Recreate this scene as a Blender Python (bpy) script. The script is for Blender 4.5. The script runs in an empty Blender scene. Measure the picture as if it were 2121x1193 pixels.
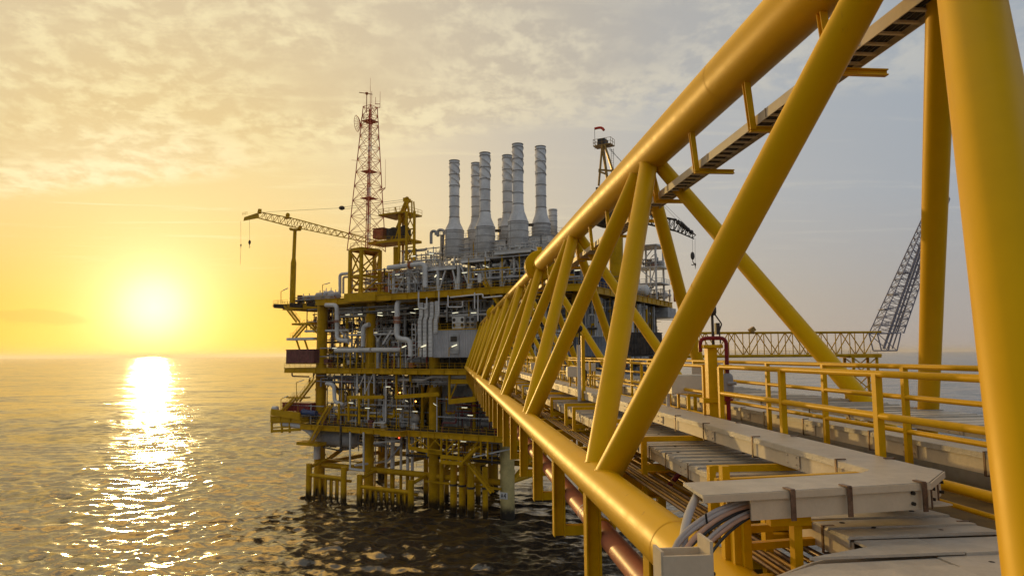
import bpy, math, random
import numpy as np
from mathutils import Vector, Matrix
R = math.radians
random.seed(7)
SC = bpy.context.scene
C = bpy.data.collections.new("scene"); SC.collection.children.link(C)

# ---------------------------------------------------------------- camera
F = 1414.0; PW, PH = 2121.0, 1193.0          # focal length in photo pixels
CZ = 31.0                                    # the camera stands 31 m above the sea
yaw = math.atan(126.5/F); pit = math.atan(137.0/F); rol = math.atan(0.0073)
cf = Vector((math.sin(yaw)*math.cos(pit), math.cos(yaw)*math.cos(pit), math.sin(pit)))
cr0 = Vector((math.cos(yaw), -math.sin(yaw), 0)); cu0 = cr0.cross(cf)
cr = cr0*math.cos(rol) - cu0*math.sin(rol); cu = cr.cross(cf)
CAM = Vector((0, 0, CZ))
cd = bpy.data.cameras.new("camera"); cam = bpy.data.objects.new("camera", cd); C.objects.link(cam)
M_ = Matrix((cr, cu, -cf)).transposed().to_4x4(); M_.translation = CAM
cam.matrix_world = M_
cd.sensor_width = 36; cd.lens = F/PW*36; cd.clip_start = 0.1; cd.clip_end = 90000
SC.camera = cam

# ---------------------------------------------------------------- sky and sun
SUN_EL, SUN_AZ = R(3.64), R(-22.6)           # azimuth from +Y towards +X
sd = Vector((math.sin(SUN_AZ)*math.cos(SUN_EL), math.cos(SUN_AZ)*math.cos(SUN_EL), math.sin(SUN_EL)))
W = bpy.data.worlds.new("World"); SC.world = W; W.use_nodes = True

class NT:
    def __init__(s, tree): s.t = tree; s.n = tree.nodes; s.l = tree.links
    def new(s, t, **k):
        n = s.n.new(t)
        for a, b in k.items(): setattr(n, a, b)
        return n
    def put(s, sock, v):
        if isinstance(v, (int, float)): sock.default_value = v
        elif isinstance(v, (tuple, list)): sock.default_value = tuple(v) + ((1,) if len(v) == 3 and len(sock.default_value) == 4 else ())
        else: s.l.new(v, sock)
    def m(s, op, a, b=None, c=None, clamp=False):
        n = s.new('ShaderNodeMath', operation=op, use_clamp=clamp)
        for i, x in enumerate((a, b, c)):
            if x is not None: s.put(n.inputs[i], x)
        return n.outputs[0]
    def vm(s, op, a, b=None):
        n = s.new('ShaderNodeVectorMath', operation=op); s.put(n.inputs[0], a)
        if b is not None: s.put(n.inputs[1], b)
        return n.outputs['Value'] if op == 'DOT_PRODUCT' else n.outputs['Vector']
    def ramp(s, f, stops, interp='LINEAR'):
        n = s.new('ShaderNodeValToRGB'); n.color_ramp.interpolation = interp
        e = n.color_ramp.elements
        while len(e) < len(stops): e.new(0.5)
        for q, (p, c) in zip(e, stops):
            q.position = p
            q.color = (c, c, c, 1) if isinstance(c, (int, float)) else tuple(c)+(1,)
        s.put(n.inputs[0], f); return n.outputs[0]
    def mix(s, f, a, b, mode='MIX', clamp=True):
        n = s.new('ShaderNodeMix', data_type='RGBA', blend_type=mode); n.clamp_factor = clamp
        s.put(n.inputs['Factor'], f); s.put(n.inputs[6], a); s.put(n.inputs[7], b); return n.outputs[2]
    def noise(s, vec, scale, detail=4, rough=.55, dist=0, out='Fac'):
        n = s.new('ShaderNodeTexNoise'); s.put(n.inputs['Vector'], vec)
        n.inputs['Scale'].default_value = scale; n.inputs['Detail'].default_value = detail
        n.inputs['Roughness'].default_value = rough; n.inputs['Distortion'].default_value = dist
        return n.outputs[out]
    def sstep(s, x, a, b):
        n = s.new('ShaderNodeMapRange', interpolation_type='SMOOTHSTEP')
        s.put(n.inputs[0], x); n.inputs[1].default_value = a; n.inputs[2].default_value = b
        return n.outputs[0]

def build_world():
    W.node_tree.nodes.clear(); q = NT(W.node_tree)
    tc = q.new('ShaderNodeTexCoord'); d = tc.outputs['Generated']
    sp = q.new('ShaderNodeSeparateXYZ'); q.put(sp.inputs[0], d)
    x, y, z = sp.outputs
    dot = q.vm('DOT_PRODUCT', d, tuple(sd))
    ang = q.m('DIVIDE', q.m('ARCCOSINE', q.m('MINIMUM', dot, 0.999999)), math.pi)      # 0..1 = 0..180 deg
    el = q.m('DIVIDE', q.m('ARCSINE', z), math.pi/2)                                 # 0..1 = 0..90 deg
    D = lambda a: a/180.0
    low = q.ramp(ang, [(0, (.93, .74, .28)), (D(3), (.89, .66, .17)), (D(6), (.86, .56, .085)), (D(11), (.84, .49, .048)),
                       (D(19), (.84, .58, .19)), (D(30), (.66, .51, .30)), (D(42), (.50, .42, .33)), (D(60), (.37, .335, .32)), (D(100), (.36, .37, .41)), (1, (.38, .42, .50))])
    high = q.ramp(ang, [(0, (.94, .82, .46)), (D(4), (.91, .77, .41)), (D(8), (.88, .72, .36)), (D(14), (.83, .67, .35)), (D(22), (.76, .63, .42)),
                        (D(32), (.57, .51, .42)), (D(45), (.43, .44, .45)), (D(62), (.34, .385, .44)), (D(110), (.38, .43, .52)), (1, (.42, .48, .58))])
    col = q.mix(q.ramp(el, [(0, 0), (.045, .12), (.13, .75), (.25, 1)]), low, high)
    # cloud sheet: the direction is projected on a level layer
    zz = q.m('MAXIMUM', z, 0.02)
    cx = q.m('DIVIDE', x, zz); cy = q.m('DIVIDE', y, zz)
    cb = q.new('ShaderNodeCombineXYZ'); q.put(cb.inputs[0], cx); q.put(cb.inputs[1], cy)
    pl = cb.outputs[0]
    big = q.noise(pl, .42, 3, .5)
    warp = q.vm('ADD', pl, q.vm('MULTIPLY', q.noise(pl, 1.1, 3, .5, out='Color'), (.5, .5, 0)))
    zr = q.m('ADD', zz, .22); cb2 = q.new('ShaderNodeCombineXYZ'); q.put(cb2.inputs[0], q.m('DIVIDE', x, zr)); q.put(cb2.inputs[1], q.m('DIVIDE', y, zr))
    rnd = q.vm('ADD', cb2.outputs[0], q.vm('MULTIPLY', q.noise(cb2.outputs[0], 2.2, 3, .5, out='Color'), (.12, .12, 0)))
    cells = q.noise(rnd, 14.0, 4, .6, .0)
    fine = q.noise(rnd, 34, 3, .6)
    # far edge of the sheet: near 17 degrees on the left, 21 degrees and thinner on the right
    edge = q.m('ADD', cy, q.m('MULTIPLY', q.m('SUBTRACT', big, .5), 1.6))
    edge = q.m('ADD', edge, q.m('MULTIPLY', cx, .45))
    inside = q.sstep(edge, 3.25, 2.65)
    rightness = q.sstep(cx, .2, 1.6)
    puff = q.m('MULTIPLY', q.sstep(q.m('ADD', cells, q.m('MULTIPLY', fine, .2)), .50, .78), q.sstep(q.noise(pl, 1.3, 3), .34, .58))
    puffm = q.m('MULTIPLY', q.m('MULTIPLY', puff, inside), q.m('SUBTRACT', 1, q.m('MULTIPLY', rightness, .45)))
    veil = q.m('MULTIPLY', inside, q.m('SUBTRACT', 1, q.m('MULTIPLY', rightness, .75)))
    rim = q.m('MULTIPLY', q.m('MULTIPLY', q.sstep(edge, 2.35, 2.75), q.sstep(edge, 3.35, 2.95)), q.sstep(cells, .35, .62))
    vcol = q.ramp(ang, [(0, (.95, .8, .5)), (D(15), (.74, .55, .26)), (D(28), (.64, .52, .34)), (D(45), (.43, .40, .36)), (D(65), (.37, .38, .38)), (1, (.34, .37, .42))])
    ccol = q.ramp(ang, [(0, (1.2, 1.1, .8)), (D(15), (.95, .80, .42)), (D(28), (.86, .74, .48)), (D(45), (.62, .57, .47)), (D(65), (.50, .50, .48)), (1, (.52, .55, .60))])
    col = q.mix(q.m('MULTIPLY', veil, .8), col, vcol)
    col = q.mix(q.m('MULTIPLY', puffm, .8), col, ccol)
    col = q.mix(q.m('MULTIPLY', rim, .55), col, ccol)
    # thin streaks of cirrus below the sheet
    st = q.new('ShaderNodeMapping'); q.put(st.inputs[0], pl); st.inputs['Scale'].default_value = (.55, 2.3, 1); st.inputs['Rotation'].default_value = (0, 0, R(12))
    sn = q.noise(st.outputs[0], 1.5, 6, .62, .6)
    streak = q.m('MULTIPLY', q.sstep(sn, .52, .74), q.sstep(el, .055, .12))
    col = q.mix(q.m('MULTIPLY', streak, .38), col, ccol)
    # one small dark bank low by the sun
    bx_ = q.m('DIVIDE', q.m('SUBTRACT', q.m('ARCTAN2', x, y), -.515), .055)
    bz_ = q.m('DIVIDE', q.m('SUBTRACT', q.m('ADD', el, q.m('MULTIPLY', q.noise(cb2.outputs[0], 2.6, 5), .022)), .042), .0075)
    bank = q.sstep(q.m('ADD', q.m('MULTIPLY', bx_, bx_), q.m('MULTIPLY', bz_, bz_)), 1.3, .3)
    col = q.mix(q.m('MULTIPLY', bank, .42), col, (.62, .34, .07))
    # the sun itself behind thin haze
    glow = q.ramp(ang, [(0, .9), (D(1.5), .7), (D(2.6), .34), (D(4.0), .14), (D(6), .05), (D(9), 0)], 'B_SPLINE')
    col = q.mix(1.0, col, q.mix(1.0, glow, (1, .90, .60), 'MULTIPLY'), 'ADD')
    # added golden glow high on the sunward side, above the view, gilds sea and platform
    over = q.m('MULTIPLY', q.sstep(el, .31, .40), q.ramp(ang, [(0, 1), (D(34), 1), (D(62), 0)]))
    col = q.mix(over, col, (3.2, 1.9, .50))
    ns = q.new('ShaderNodeTexSky', sky_type='NISHITA'); ns.sun_disc = False; ns.sun_elevation = SUN_EL; ns.sun_rotation = SUN_AZ
    col = q.mix(1.0, col, q.mix(1.0, ns.outputs[0], (.012, .012, .012), 'MULTIPLY'), 'ADD')
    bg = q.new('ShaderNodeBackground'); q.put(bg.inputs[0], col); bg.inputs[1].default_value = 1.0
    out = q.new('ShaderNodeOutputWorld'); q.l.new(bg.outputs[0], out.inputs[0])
build_world()

sl = bpy.data.lights.new("sun", 'SUN'); so = bpy.data.objects.new("sun", sl); C.objects.link(so)
sl.energy = 1.6; sl.angle = R(0.6); sl.color = (1.0, .65, .22)
so.rotation_euler = (-sd).to_track_quat('-Z', 'Y').to_euler()
VS = SC.view_settings
VS.view_transform = 'Standard'; VS.look = 'None'; VS.exposure = 0.0; VS.gamma = 1.0

# ---------------------------------------------------------------- materials
def mat(name, base, rough=.5, metal=0.0, var=.14, vscale=1.2, rust=0.0, rcol=(.16, .055, .02), bump=0.0, spec=.28, splash=False, stint=None, emit=None):
    m = bpy.data.materials.new(name); m.use_nodes = True; m.node_tree.nodes.clear(); q = NT(m.node_tree)
    g = q.new('ShaderNodeNewGeometry'); pos = g.outputs['Position']
    b = q.new('ShaderNodeBsdfPrincipled'); o = q.new('ShaderNodeOutputMaterial'); q.l.new(b.outputs[0], o.inputs[0])
    n1 = q.noise(pos, vscale, 5, .6)
    n2 = q.noise(pos, vscale*9, 3, .6)
    dark = tuple(c*(1-var*2) for c in base); lite = tuple(min(1, c*(1+var)) for c in base)
    col = q.mix(q.sstep(q.m('ADD', q.m('MULTIPLY', n1, .75), q.m('MULTIPLY', n2, .25)), .32, .68), dark, lite)
    if rust:
        st = q.new('ShaderNodeMapping'); q.put(st.inputs[0], pos); st.inputs['Scale'].default_value = (3.0, 3.0, .55)
        r1 = q.noise(st.outputs[0], 1.6*vscale, 6, .68)
        col = q.mix(q.m('MULTIPLY', q.sstep(r1, .74-.24*rust, .82-.16*rust), .85), col, rcol)
    if splash:
        s3 = q.new('ShaderNodeSeparateXYZ'); q.put(s3.inputs[0], pos)
        h = q.m('ADD', s3.outputs[2], q.m('MULTIPLY', q.noise(pos, 1.3, 4), 1.6))
        col = q.mix(q.sstep(h, 3.6, 1.6), col, (.018, .013, .008))
    q.put(b.inputs['Base Color'], col); b.inputs['Metallic'].default_value = metal
    q.put(b.inputs['Roughness'], q.m('ADD', q.m('MULTIPLY', n2, .16), rough-.08))
    b.inputs['Specular IOR Level'].default_value = spec
    if stint: b.inputs['Specular Tint'].default_value = stint+(1,)
    if bump:
        bp = q.new('ShaderNodeBump'); bp.inputs['Strength'].default_value = bump; bp.inputs['Distance'].default_value = .02
        q.put(bp.inputs['Height'], q.noise(pos, vscale*5, 4, .6)); q.l.new(bp.outputs[0], b.inputs['Normal'])
    if emit:
        b.inputs['Emission Color'].default_value = tuple(emit[:3])+(1,); b.inputs['Emission Strength'].default_value = emit[3]
    return m
YEL = (.66, .30, .010)
MT = dict(
    tube=mat('yellow_tube_paint', (.66, .375, .003), .48, var=.04, vscale=.35, rust=.34, rcol=(.30, .12, .02), bump=.12, spec=.4, stint=(1, .6, .06)),
    yellow=mat('yellow_steel_paint', (.66, .375, .005), .45, var=.08, rust=.35, rcol=(.26, .10, .02), stint=(1, .55, .1)),
    pyellow=mat('platform_yellow_paint', (.53, .295, .006), .5, var=.12, vscale=.5, rust=.42, rcol=(.22, .09, .02), stint=(1, .55, .1)),
    leg=mat('leg_yellow_paint', (.52, .285, .006), .5, var=.14, vscale=.5, rust=.42, splash=True, stint=(1, .55, .1)),
    legw=mat('pale_leg_paint', (.50, .40, .16), .5, var=.15, vscale=.5, rust=.4, splash=True),
    white=mat('white_steel_paint', (.62, .60, .56), .45, var=.1, vscale=.6, rust=.35),
    grey=mat('grey_steel_paint', (.36, .355, .35), .5, var=.16, vscale=.6, rust=.45),
    stack=mat('stack_cladding', (.60, .59, .57), .5, var=.13, vscale=.35, rust=.40, rcol=(.35, .27, .18)),
    band=mat('stack_band', (.33, .31, .29), .5, var=.15),
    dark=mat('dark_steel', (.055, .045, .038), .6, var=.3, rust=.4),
    floor=mat('deck_plate', (.055, .045, .034), .75, var=.3, rust=.4),
    red=mat('red_paint', (.22, .012, .012), .4, var=.15, rust=.2),
    redw=mat('tower_red_paint', (.50, .075, .03), .45, var=.1),
    blue=mat('blue_paint', (.04, .07, .17), .5, var=.2),
    maroon=mat('maroon_paint', (.17, .055, .05), .55, var=.2, rust=.3),
    orange=mat('orange_brown_paint', (.40, .12, .04), .55, var=.2, rust=.4),
    pink=mat('salmon_pipe_coating', (.46, .16, .09), .45, var=.10, vscale=1.5, rust=.15),
    tray=mat('cream_tray_cover', (.60, .51, .37), .5, var=.05, vscale=2.5, rust=.12, rcol=(.25, .18, .12), bump=.25),
    traytop=mat('weathered_tray_top', (.50, .455, .375), .45, var=.07, vscale=5, rust=.12, rcol=(.20, .15, .10), bump=.35),
    slate=mat('slate_cladding', (.19, .205, .235), .5, var=.16, vscale=.4, rust=.4),
    shaded_yellow=mat('shade_darkened_yellow_paint', (.13, .078, .012), .7, var=.3, rust=.4),  # yellow paint darkened to olive, its shade put into the colour
    cream=mat('cream_enclosure_paint', (.66, .60, .46), .4, var=.06),
    strap=mat('steel_strap', (.20, .13, .09), .4, metal=.6, var=.3, vscale=4),
    bolt=mat('dark_bolt', (.03, .025, .02), .5, var=.2),
    cablew=mat('pale_cable', (.36, .33, .31), .45, var=.06),
    cablep=mat('pinkish_cable', (.42, .26, .18), .45, var=.06),
    cabled=mat('black_cable', (.02, .02, .02), .5, var=.1),
    cabin=mat('cabin_cladding', (.40, .39, .39), .5, var=.10, vscale=.4, rust=.4),
    flare=mat('flare_boom_paint', (.24, .23, .28), .5, var=.15),
    lampw=mat('white_lamp_case', (.7, .68, .6), .4, var=.05),
    brass=mat('brass_valve', (.30, .17, .04), .4, metal=.5, var=.2),
    tubeon=mat('lit_lamp_tube', (.9, .9, .8), .4, emit=(1, .93, .62, 1.1)),
    bulb=mat('lit_orange_bulb', (.9, .6, .3), .4, emit=(1, .38, .06, 9)),
    redon=mat('lit_red_bulb', (.9, .1, .05), .4, emit=(1, .05, .02, 9)),
    sock=mat('windsock_cloth', (.55, .04, .02), .8, var=.1),
    skin=mat('skin', (.35, .20, .13), .6, var=.05),
    cloth=mat('dark_red_coverall', (.20, .04, .02), .8, var=.1),
)

# ---------------------------------------------------------------- mesh helpers
ORG = {}
def V(*a): return Vector(a)
def frame_of(d):
    d = d.normalized(); a = V(0, 0, 1) if abs(d.z) < .95 else V(1, 0, 0)
    x = a.cross(d).normalized(); return x, d.cross(x)
class MB:
    def __init__(s): s.v = []; s.f = []; s.sm = []
    def add(s, vs, fs, smooth=False):
        k = len(s.v); s.v += [tuple(p) for p in vs]; s.f += [tuple(i+k for i in f) for f in fs]; s.sm += [smooth]*len(fs); return s
    def hexa(s, p):      # 8 points: bottom ring then top ring
        return s.add(p, [(3, 2, 1, 0), (4, 5, 6, 7), (0, 1, 5, 4), (1, 2, 6, 5), (2, 3, 7, 6), (3, 0, 4, 7)])
    def box(s, c, h, ax=None):      # centre, half sizes, optional axes
        c = Vector(c); ax = ax or (V(1, 0, 0), V(0, 1, 0), V(0, 0, 1))
        P = [c + ax[0]*h[0]*i + ax[1]*h[1]*j + ax[2]*h[2]*k for k in (-1, 1) for i, j in ((-1, -1), (1, -1), (1, 1), (-1, 1))]
        return s.hexa(P)
    def bar(s, a, b, w, h=None, up=None):      # rectangular bar from a to b
        a = Vector(a); b = Vector(b); h = h or w; d = b-a
        if d.length < 1e-5: return s
        if up is None: x, y = frame_of(d)
        else:
            x = Vector(up).cross(d).normalized(); y = d.normalized().cross(x)
        P = [p + x*w/2*i + y*h/2*j for p in (a, b) for i, j in ((-1, -1), (1, -1), (1, 1), (-1, 1))]
        return s.hexa(P)
    def ibeam(s, a, b, w, h, up=(0, 0, 1), t=.03):
        a = Vector(a); b = Vector(b); u = Vector(up)
        s.bar(a+u*(h/2-t/2), b+u*(h/2-t/2), w, t, up); s.bar(a-u*(h/2-t/2), b-u*(h/2-t/2), w, t, up)
        return s.bar(a, b, t, h-2*t, up)
    def tube(s, a, b, r, r2=None, n=10, caps=True):
        a = Vector(a); b = Vector(b); r2 = r if r2 is None else r2
        if (b-a).length < 1e-5: return s
        x, y = frame_of(b-a); P = []
        for p, q in ((a, r), (b, r2)):
            for i in range(n):
                t = 2*math.pi*i/n; P.append(p + x*q*math.cos(t) + y*q*math.sin(t))
        s.add(P, [(i, (i+1) % n, n+(i+1) % n, n+i) for i in range(n)], True)
        if caps: s.add(P[:n], [tuple(range(n-1, -1, -1))]); s.add(P[n:], [tuple(range(n))])
        return s
    def lathe(s, c, prof, n=20, ax=None, smooth=True):      # profile of (radius, height)
        c = Vector(c); ax = Vector(ax or (0, 0, 1)); x, y = frame_of(ax); ax = ax.normalized()
        P = []
        for r, h in prof:
            for i in range(n):
                t = 2*math.pi*i/n; P.append(c + ax*h + x*r*math.cos(t) + y*r*math.sin(t))
        fs = [(k*n+i, k*n+(i+1) % n, (k+1)*n+(i+1) % n, (k+1)*n+i) for k in range(len(prof)-1) for i in range(n)]
        return s.add(P, fs, smooth)
    def sweep(s, pts, r, n=8, bend=None):      # pipe through points with rounded corners
        pts = [Vector(p) for p in pts]; out = [pts[0]]; bend = bend or r*2.2
        for i in range(1, len(pts)-1):
            a, b, c = pts[i-1], pts[i], pts[i+1]
            l1 = min(bend, (b-a).length*.49); l2 = min(bend, (c-b).length*.49)
            p0 = b+(a-b).normalized()*l1; p2 = b+(c-b).normalized()*l2
            for t in (0, .25, .5, .75, 1): out.append(p0*(1-t)**2 + b*2*t*(1-t) + p2*t*t)
        out.append(pts[-1])
        rings = []; x = None
        for i, p in enumerate(out):
            d = (out[min(i+1, len(out)-1)] - out[max(i-1, 0)])
            if d.length < 1e-6: d = V(0, 0, 1)
            d.normalize()
            if x is None: x, y = frame_of(d)
            else:
                x = (x - d*x.dot(d)); x = x.normalized() if x.length > 1e-4 else frame_of(d)[0]; y = d.cross(x)
            rings += [p + x*r*math.cos(2*math.pi*k/n) + y*r*math.sin(2*math.pi*k/n) for k in range(n)]
        m = len(out)
        fs = [(k*n+i, k*n+(i+1) % n, (k+1)*n+(i+1) % n, (k+1)*n+i) for k in range(m-1) for i in range(n)]
        s.add(rings, fs, True)
        return s.add(rings[:n], [tuple(range(n-1, -1, -1))]).add(rings[-n:], [tuple(range(n))])
    def sphere(s, c, r, n=10, sc=(1, 1, 1)):
        c = Vector(c); P = []; m = max(4, n//2)
        for j in range(m+1):
            f = math.pi*j/m
            for i in range(n):
                t = 2*math.pi*i/n; P.append(c + V(r*sc[0]*math.sin(f)*math.cos(t), r*sc[1]*math.sin(f)*math.sin(t), r*sc[2]*math.cos(f)))
        return s.add(P, [(j*n+i, (j+1)*n+i, (j+1)*n+(i+1) % n, j*n+(i+1) % n) for j in range(m) for i in range(n)], True)
    def rail(s, pts, h=1.1, step=1.6, r=.03, rails=(1.0, .5), posts=True, n=5, loc=None):
        pts = [Vector(p) for p in pts]
        for a, b in zip(pts, pts[1:]):
            for k in rails: s.tube(a+V(0, 0, h*k), b+V(0, 0, h*k), r, n=n, caps=False)
            L = (b-a).length; m = max(1, round(L/step))
            for i in range(m+1):
                p = a.lerp(b, i/m); s.tube(p, p+V(0, 0, h), r*1.05, n=n, caps=False)
        return s
    def stair(s, a, b, w, side, rh=1.0, th=.22):      # flight from a up to b, 'side' = unit width vector
        a = Vector(a); b = Vector(b); side = Vector(side)
        for k in (-1, 1):
            o = side*w/2*k; s.bar(a+o, b+o, .07, th, up=(0, 0, 1))
            s.tube(a+o+V(0, 0, rh), b+o+V(0, 0, rh), .035, n=5); s.tube(a+o+V(0, 0, rh*.5), b+o+V(0, 0, rh*.5), .03, n=5)
            m = max(2, int((b-a).length/1.6))
            for i in range(m+1):
                p = a.lerp(b, i/m)+o; s.tube(p, p+V(0, 0, rh), .035, n=5)
        m = max(3, int(abs((b-a).z)/.24)); d = (b-a); hd = V(d.x, d.y, 0).normalized()
        for i in range(1, m): s.bar(a.lerp(b, i/m)-side*w/2, a.lerp(b, i/m)+side*w/2, .22, .05, up=(0, 0, 1))
        return s
    def build(s, name, m, parent=None, org=None, bevel=0):
        me = bpy.data.meshes.new(name)
        vs = np.array(s.v, dtype=float)
        if parent is not None: o0 = ORG[parent.name]
        elif org is not None: o0 = Vector(org)
        else:
            lo, hi = vs.min(0), vs.max(0); o0 = V((lo[0]+hi[0])/2, (lo[1]+hi[1])/2, lo[2])
        vs = vs - np.array(o0)
        me.from_pydata(vs.tolist(), [], s.f)
        me.polygons.foreach_set('use_smooth', s.sm); me.update()
        ob = bpy.data.objects.new(name, me); C.objects.link(ob)
        me.materials.append(MT[m] if isinstance(m, str) else m)
        if parent is not None: ob.parent = parent
        else: ob.location = o0
        ORG[ob.name] = o0
        if bevel:
            bv = ob.modifiers.new('bevel', 'BEVEL'); bv.width = bevel; bv.segments = 2; bv.limit_method = 'ANGLE'; bv.angle_limit = R(40)
        return ob
def tag(o, label=None, cat=None, group=None, kind=None):
    if label: o['label'] = label
    if cat: o['category'] = cat
    if group: o['group'] = group
    if kind: o['kind'] = kind
    return o
def thing(name, loc, label, cat, group=None):
    o = bpy.data.objects.new(name, None); C.objects.link(o); o.location = loc; ORG[o.name] = Vector(loc)
    o.empty_display_size = .2
    return tag(o, label, cat, group)
def copy_thing(o, loc, label=None, group=None):
    c = o.copy(); C.objects.link(c); c.location = loc; ORG[c.name] = Vector(loc)
    if label: c['label'] = label
    if group: c['group'] = group
    for ch in list(o.children):
        d = ch.copy(); C.objects.link(d); d.parent = c; ORG[d.name] = Vector(loc)
        for g in list(ch.children):
            e = g.copy(); C.objects.link(e); e.parent = d; ORG[e.name] = Vector(loc)
    return c

# bridge frame: x to the right of the camera, y along the bridge, z from the camera's height
def B(x, y, z): return V(x, y, z+CZ)
# platform frame: u along its front face (left to right), v away from the camera, z above the sea
EU = V(.823, -.568, 0).normalized(); EV = V(.568, .823, 0).normalized(); PO = V(-32.4, 164.0, 0)
def L(u, v, z): return PO + EU*u + EV*v + V(0, 0, z)
def at(x, y, v):      # the point of the plane v = const that stands at photo pixel x, y
    d = cf + cr*((x-PW/2)/F) - cu*((y-PH/2)/F)
    t = ((PO+EV*v)-CAM).dot(EV)/d.dot(EV); p = CAM + d*t
    return ((p-PO).dot(EU), v, p.z)
def A(x, y, v): return L(*at(x, y, v))

# ---------------------------------------------------------------- sea
def build_sea():
    rs = [0.0, 10, 25, 42, 55]; r = 60.0
    while r < 500: rs.append(r); r *= 1.0034
    while r < 42000: rs.append(r); r *= 1.0125
    rs = np.array(rs)
    fa = np.radians(np.arange(-44, 46.01, .19)); back = np.radians(np.arange(50, 316, 6))
    an = np.concatenate([fa, back]); nf = len(fa)
    RR, AA = np.meshgrid(rs, an, indexing='ij')
    X = RR*np.sin(AA); Y = RR*np.cos(AA); Z = np.zeros_like(X)
    sp = np.maximum(np.gradient(rs)[:, None]*np.ones_like(AA), RR*.0033)
    rng = np.random.RandomState(3)
    wind = math.radians(200)
    gust = np.zeros_like(X)
    for i in range(10):
        lam = rng.uniform(60, 260); th = rng.uniform(0, 6.28); gust += np.sin(2*np.pi/lam*(X*np.sin(th)+Y*np.cos(th))+rng.uniform(0, 6.28))
    gust = 1+.12*gust
    for i in range(130):
        lam = 1.0*(9/1.0)**(rng.rand()**1.15); k = 2*np.pi/lam
        th = wind + rng.randn()*.8
        a = .0056*lam**.85*rng.uniform(.5, 1.2)
        ph = k*(X*np.sin(th)+Y*np.cos(th)) + rng.uniform(0, 6.28)
        att = np.clip((lam/sp-2.6)/3.0, 0, 1)
        w = np.sin(ph); w = w + .28*np.sin(2*ph+.5*np.pi)*(-1)
        Z += a*w*att*gust
    Z[:, nf:] *= .3
    n0, n1 = X.shape
    me = bpy.data.meshes.new('sea')
    co = np.stack([X, Y, Z], -1).reshape(-1, 3)
    i, j = np.meshgrid(np.arange(n0-1), np.arange(n1), indexing='ij'); j2 = (j+1) % n1
    q = np.stack([i*n1+j, i*n1+j2, (i+1)*n1+j2, (i+1)*n1+j], -1).reshape(-1, 4)
    me.vertices.add(len(co)); me.vertices.foreach_set('co', co.ravel())
    me.loops.add(q.size); me.loops.foreach_set('vertex_index', q.ravel())
    me.polygons.add(len(q)); me.polygons.foreach_set('loop_start', np.arange(0, q.size, 4)); me.polygons.foreach_set('loop_total', np.full(len(q), 4))
    me.polygons.foreach_set('use_smooth', np.ones(len(q), bool)); me.update(calc_edges=True)
    m = bpy.data.materials.new('sea_water'); m.use_nodes = True; m.node_tree.nodes.clear(); k = NT(m.node_tree)
    pos = k.new('ShaderNodeNewGeometry').outputs['Position']
    mp = k.new('ShaderNodeMapping'); k.put(mp.inputs[0], pos); mp.inputs['Rotation'].default_value = (0, 0, R(20)); mp.inputs['Scale'].default_value = (.62, 1.25, 1)
    def wob(scale, amp, det):
        c = k.vm('SUBTRACT', k.noise(mp.outputs[0], scale, det, .62, .5, out='Color'), (.5, .5, .5))
        return k.vm('MULTIPLY', c, (amp*1.9, amp*.85, 0))
    nrm = wob(.07, .5, 4)
    for w_ in (wob(.018, .4, 3), wob(.35, .4, 5), wob(1.3, .35, 4), wob(4.6, .35, 3)): nrm = k.vm('ADD', nrm, w_)
    nrm = k.vm('NORMALIZE', k.vm('ADD', k.new('ShaderNodeNewGeometry').outputs['Normal'], nrm))
    b = k.new('ShaderNodeBsdfPrincipled'); b.inputs['Base Color'].default_value = (.022, .018, .014, 1); b.inputs['Roughness'].default_value = .16; b.inputs['Specular Tint'].default_value = (1, .90, .73, 1)
    b.inputs['IOR'].default_value = 2.1; k.l.new(nrm, b.inputs['Normal'])
    o = k.new('ShaderNodeOutputMaterial'); k.l.new(b.outputs[0], o.inputs[0]); me.materials.append(m)
    ob = bpy.data.objects.new('sea', me); C.objects.link(ob); ob['kind'] = 'structure'
build_sea()
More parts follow.
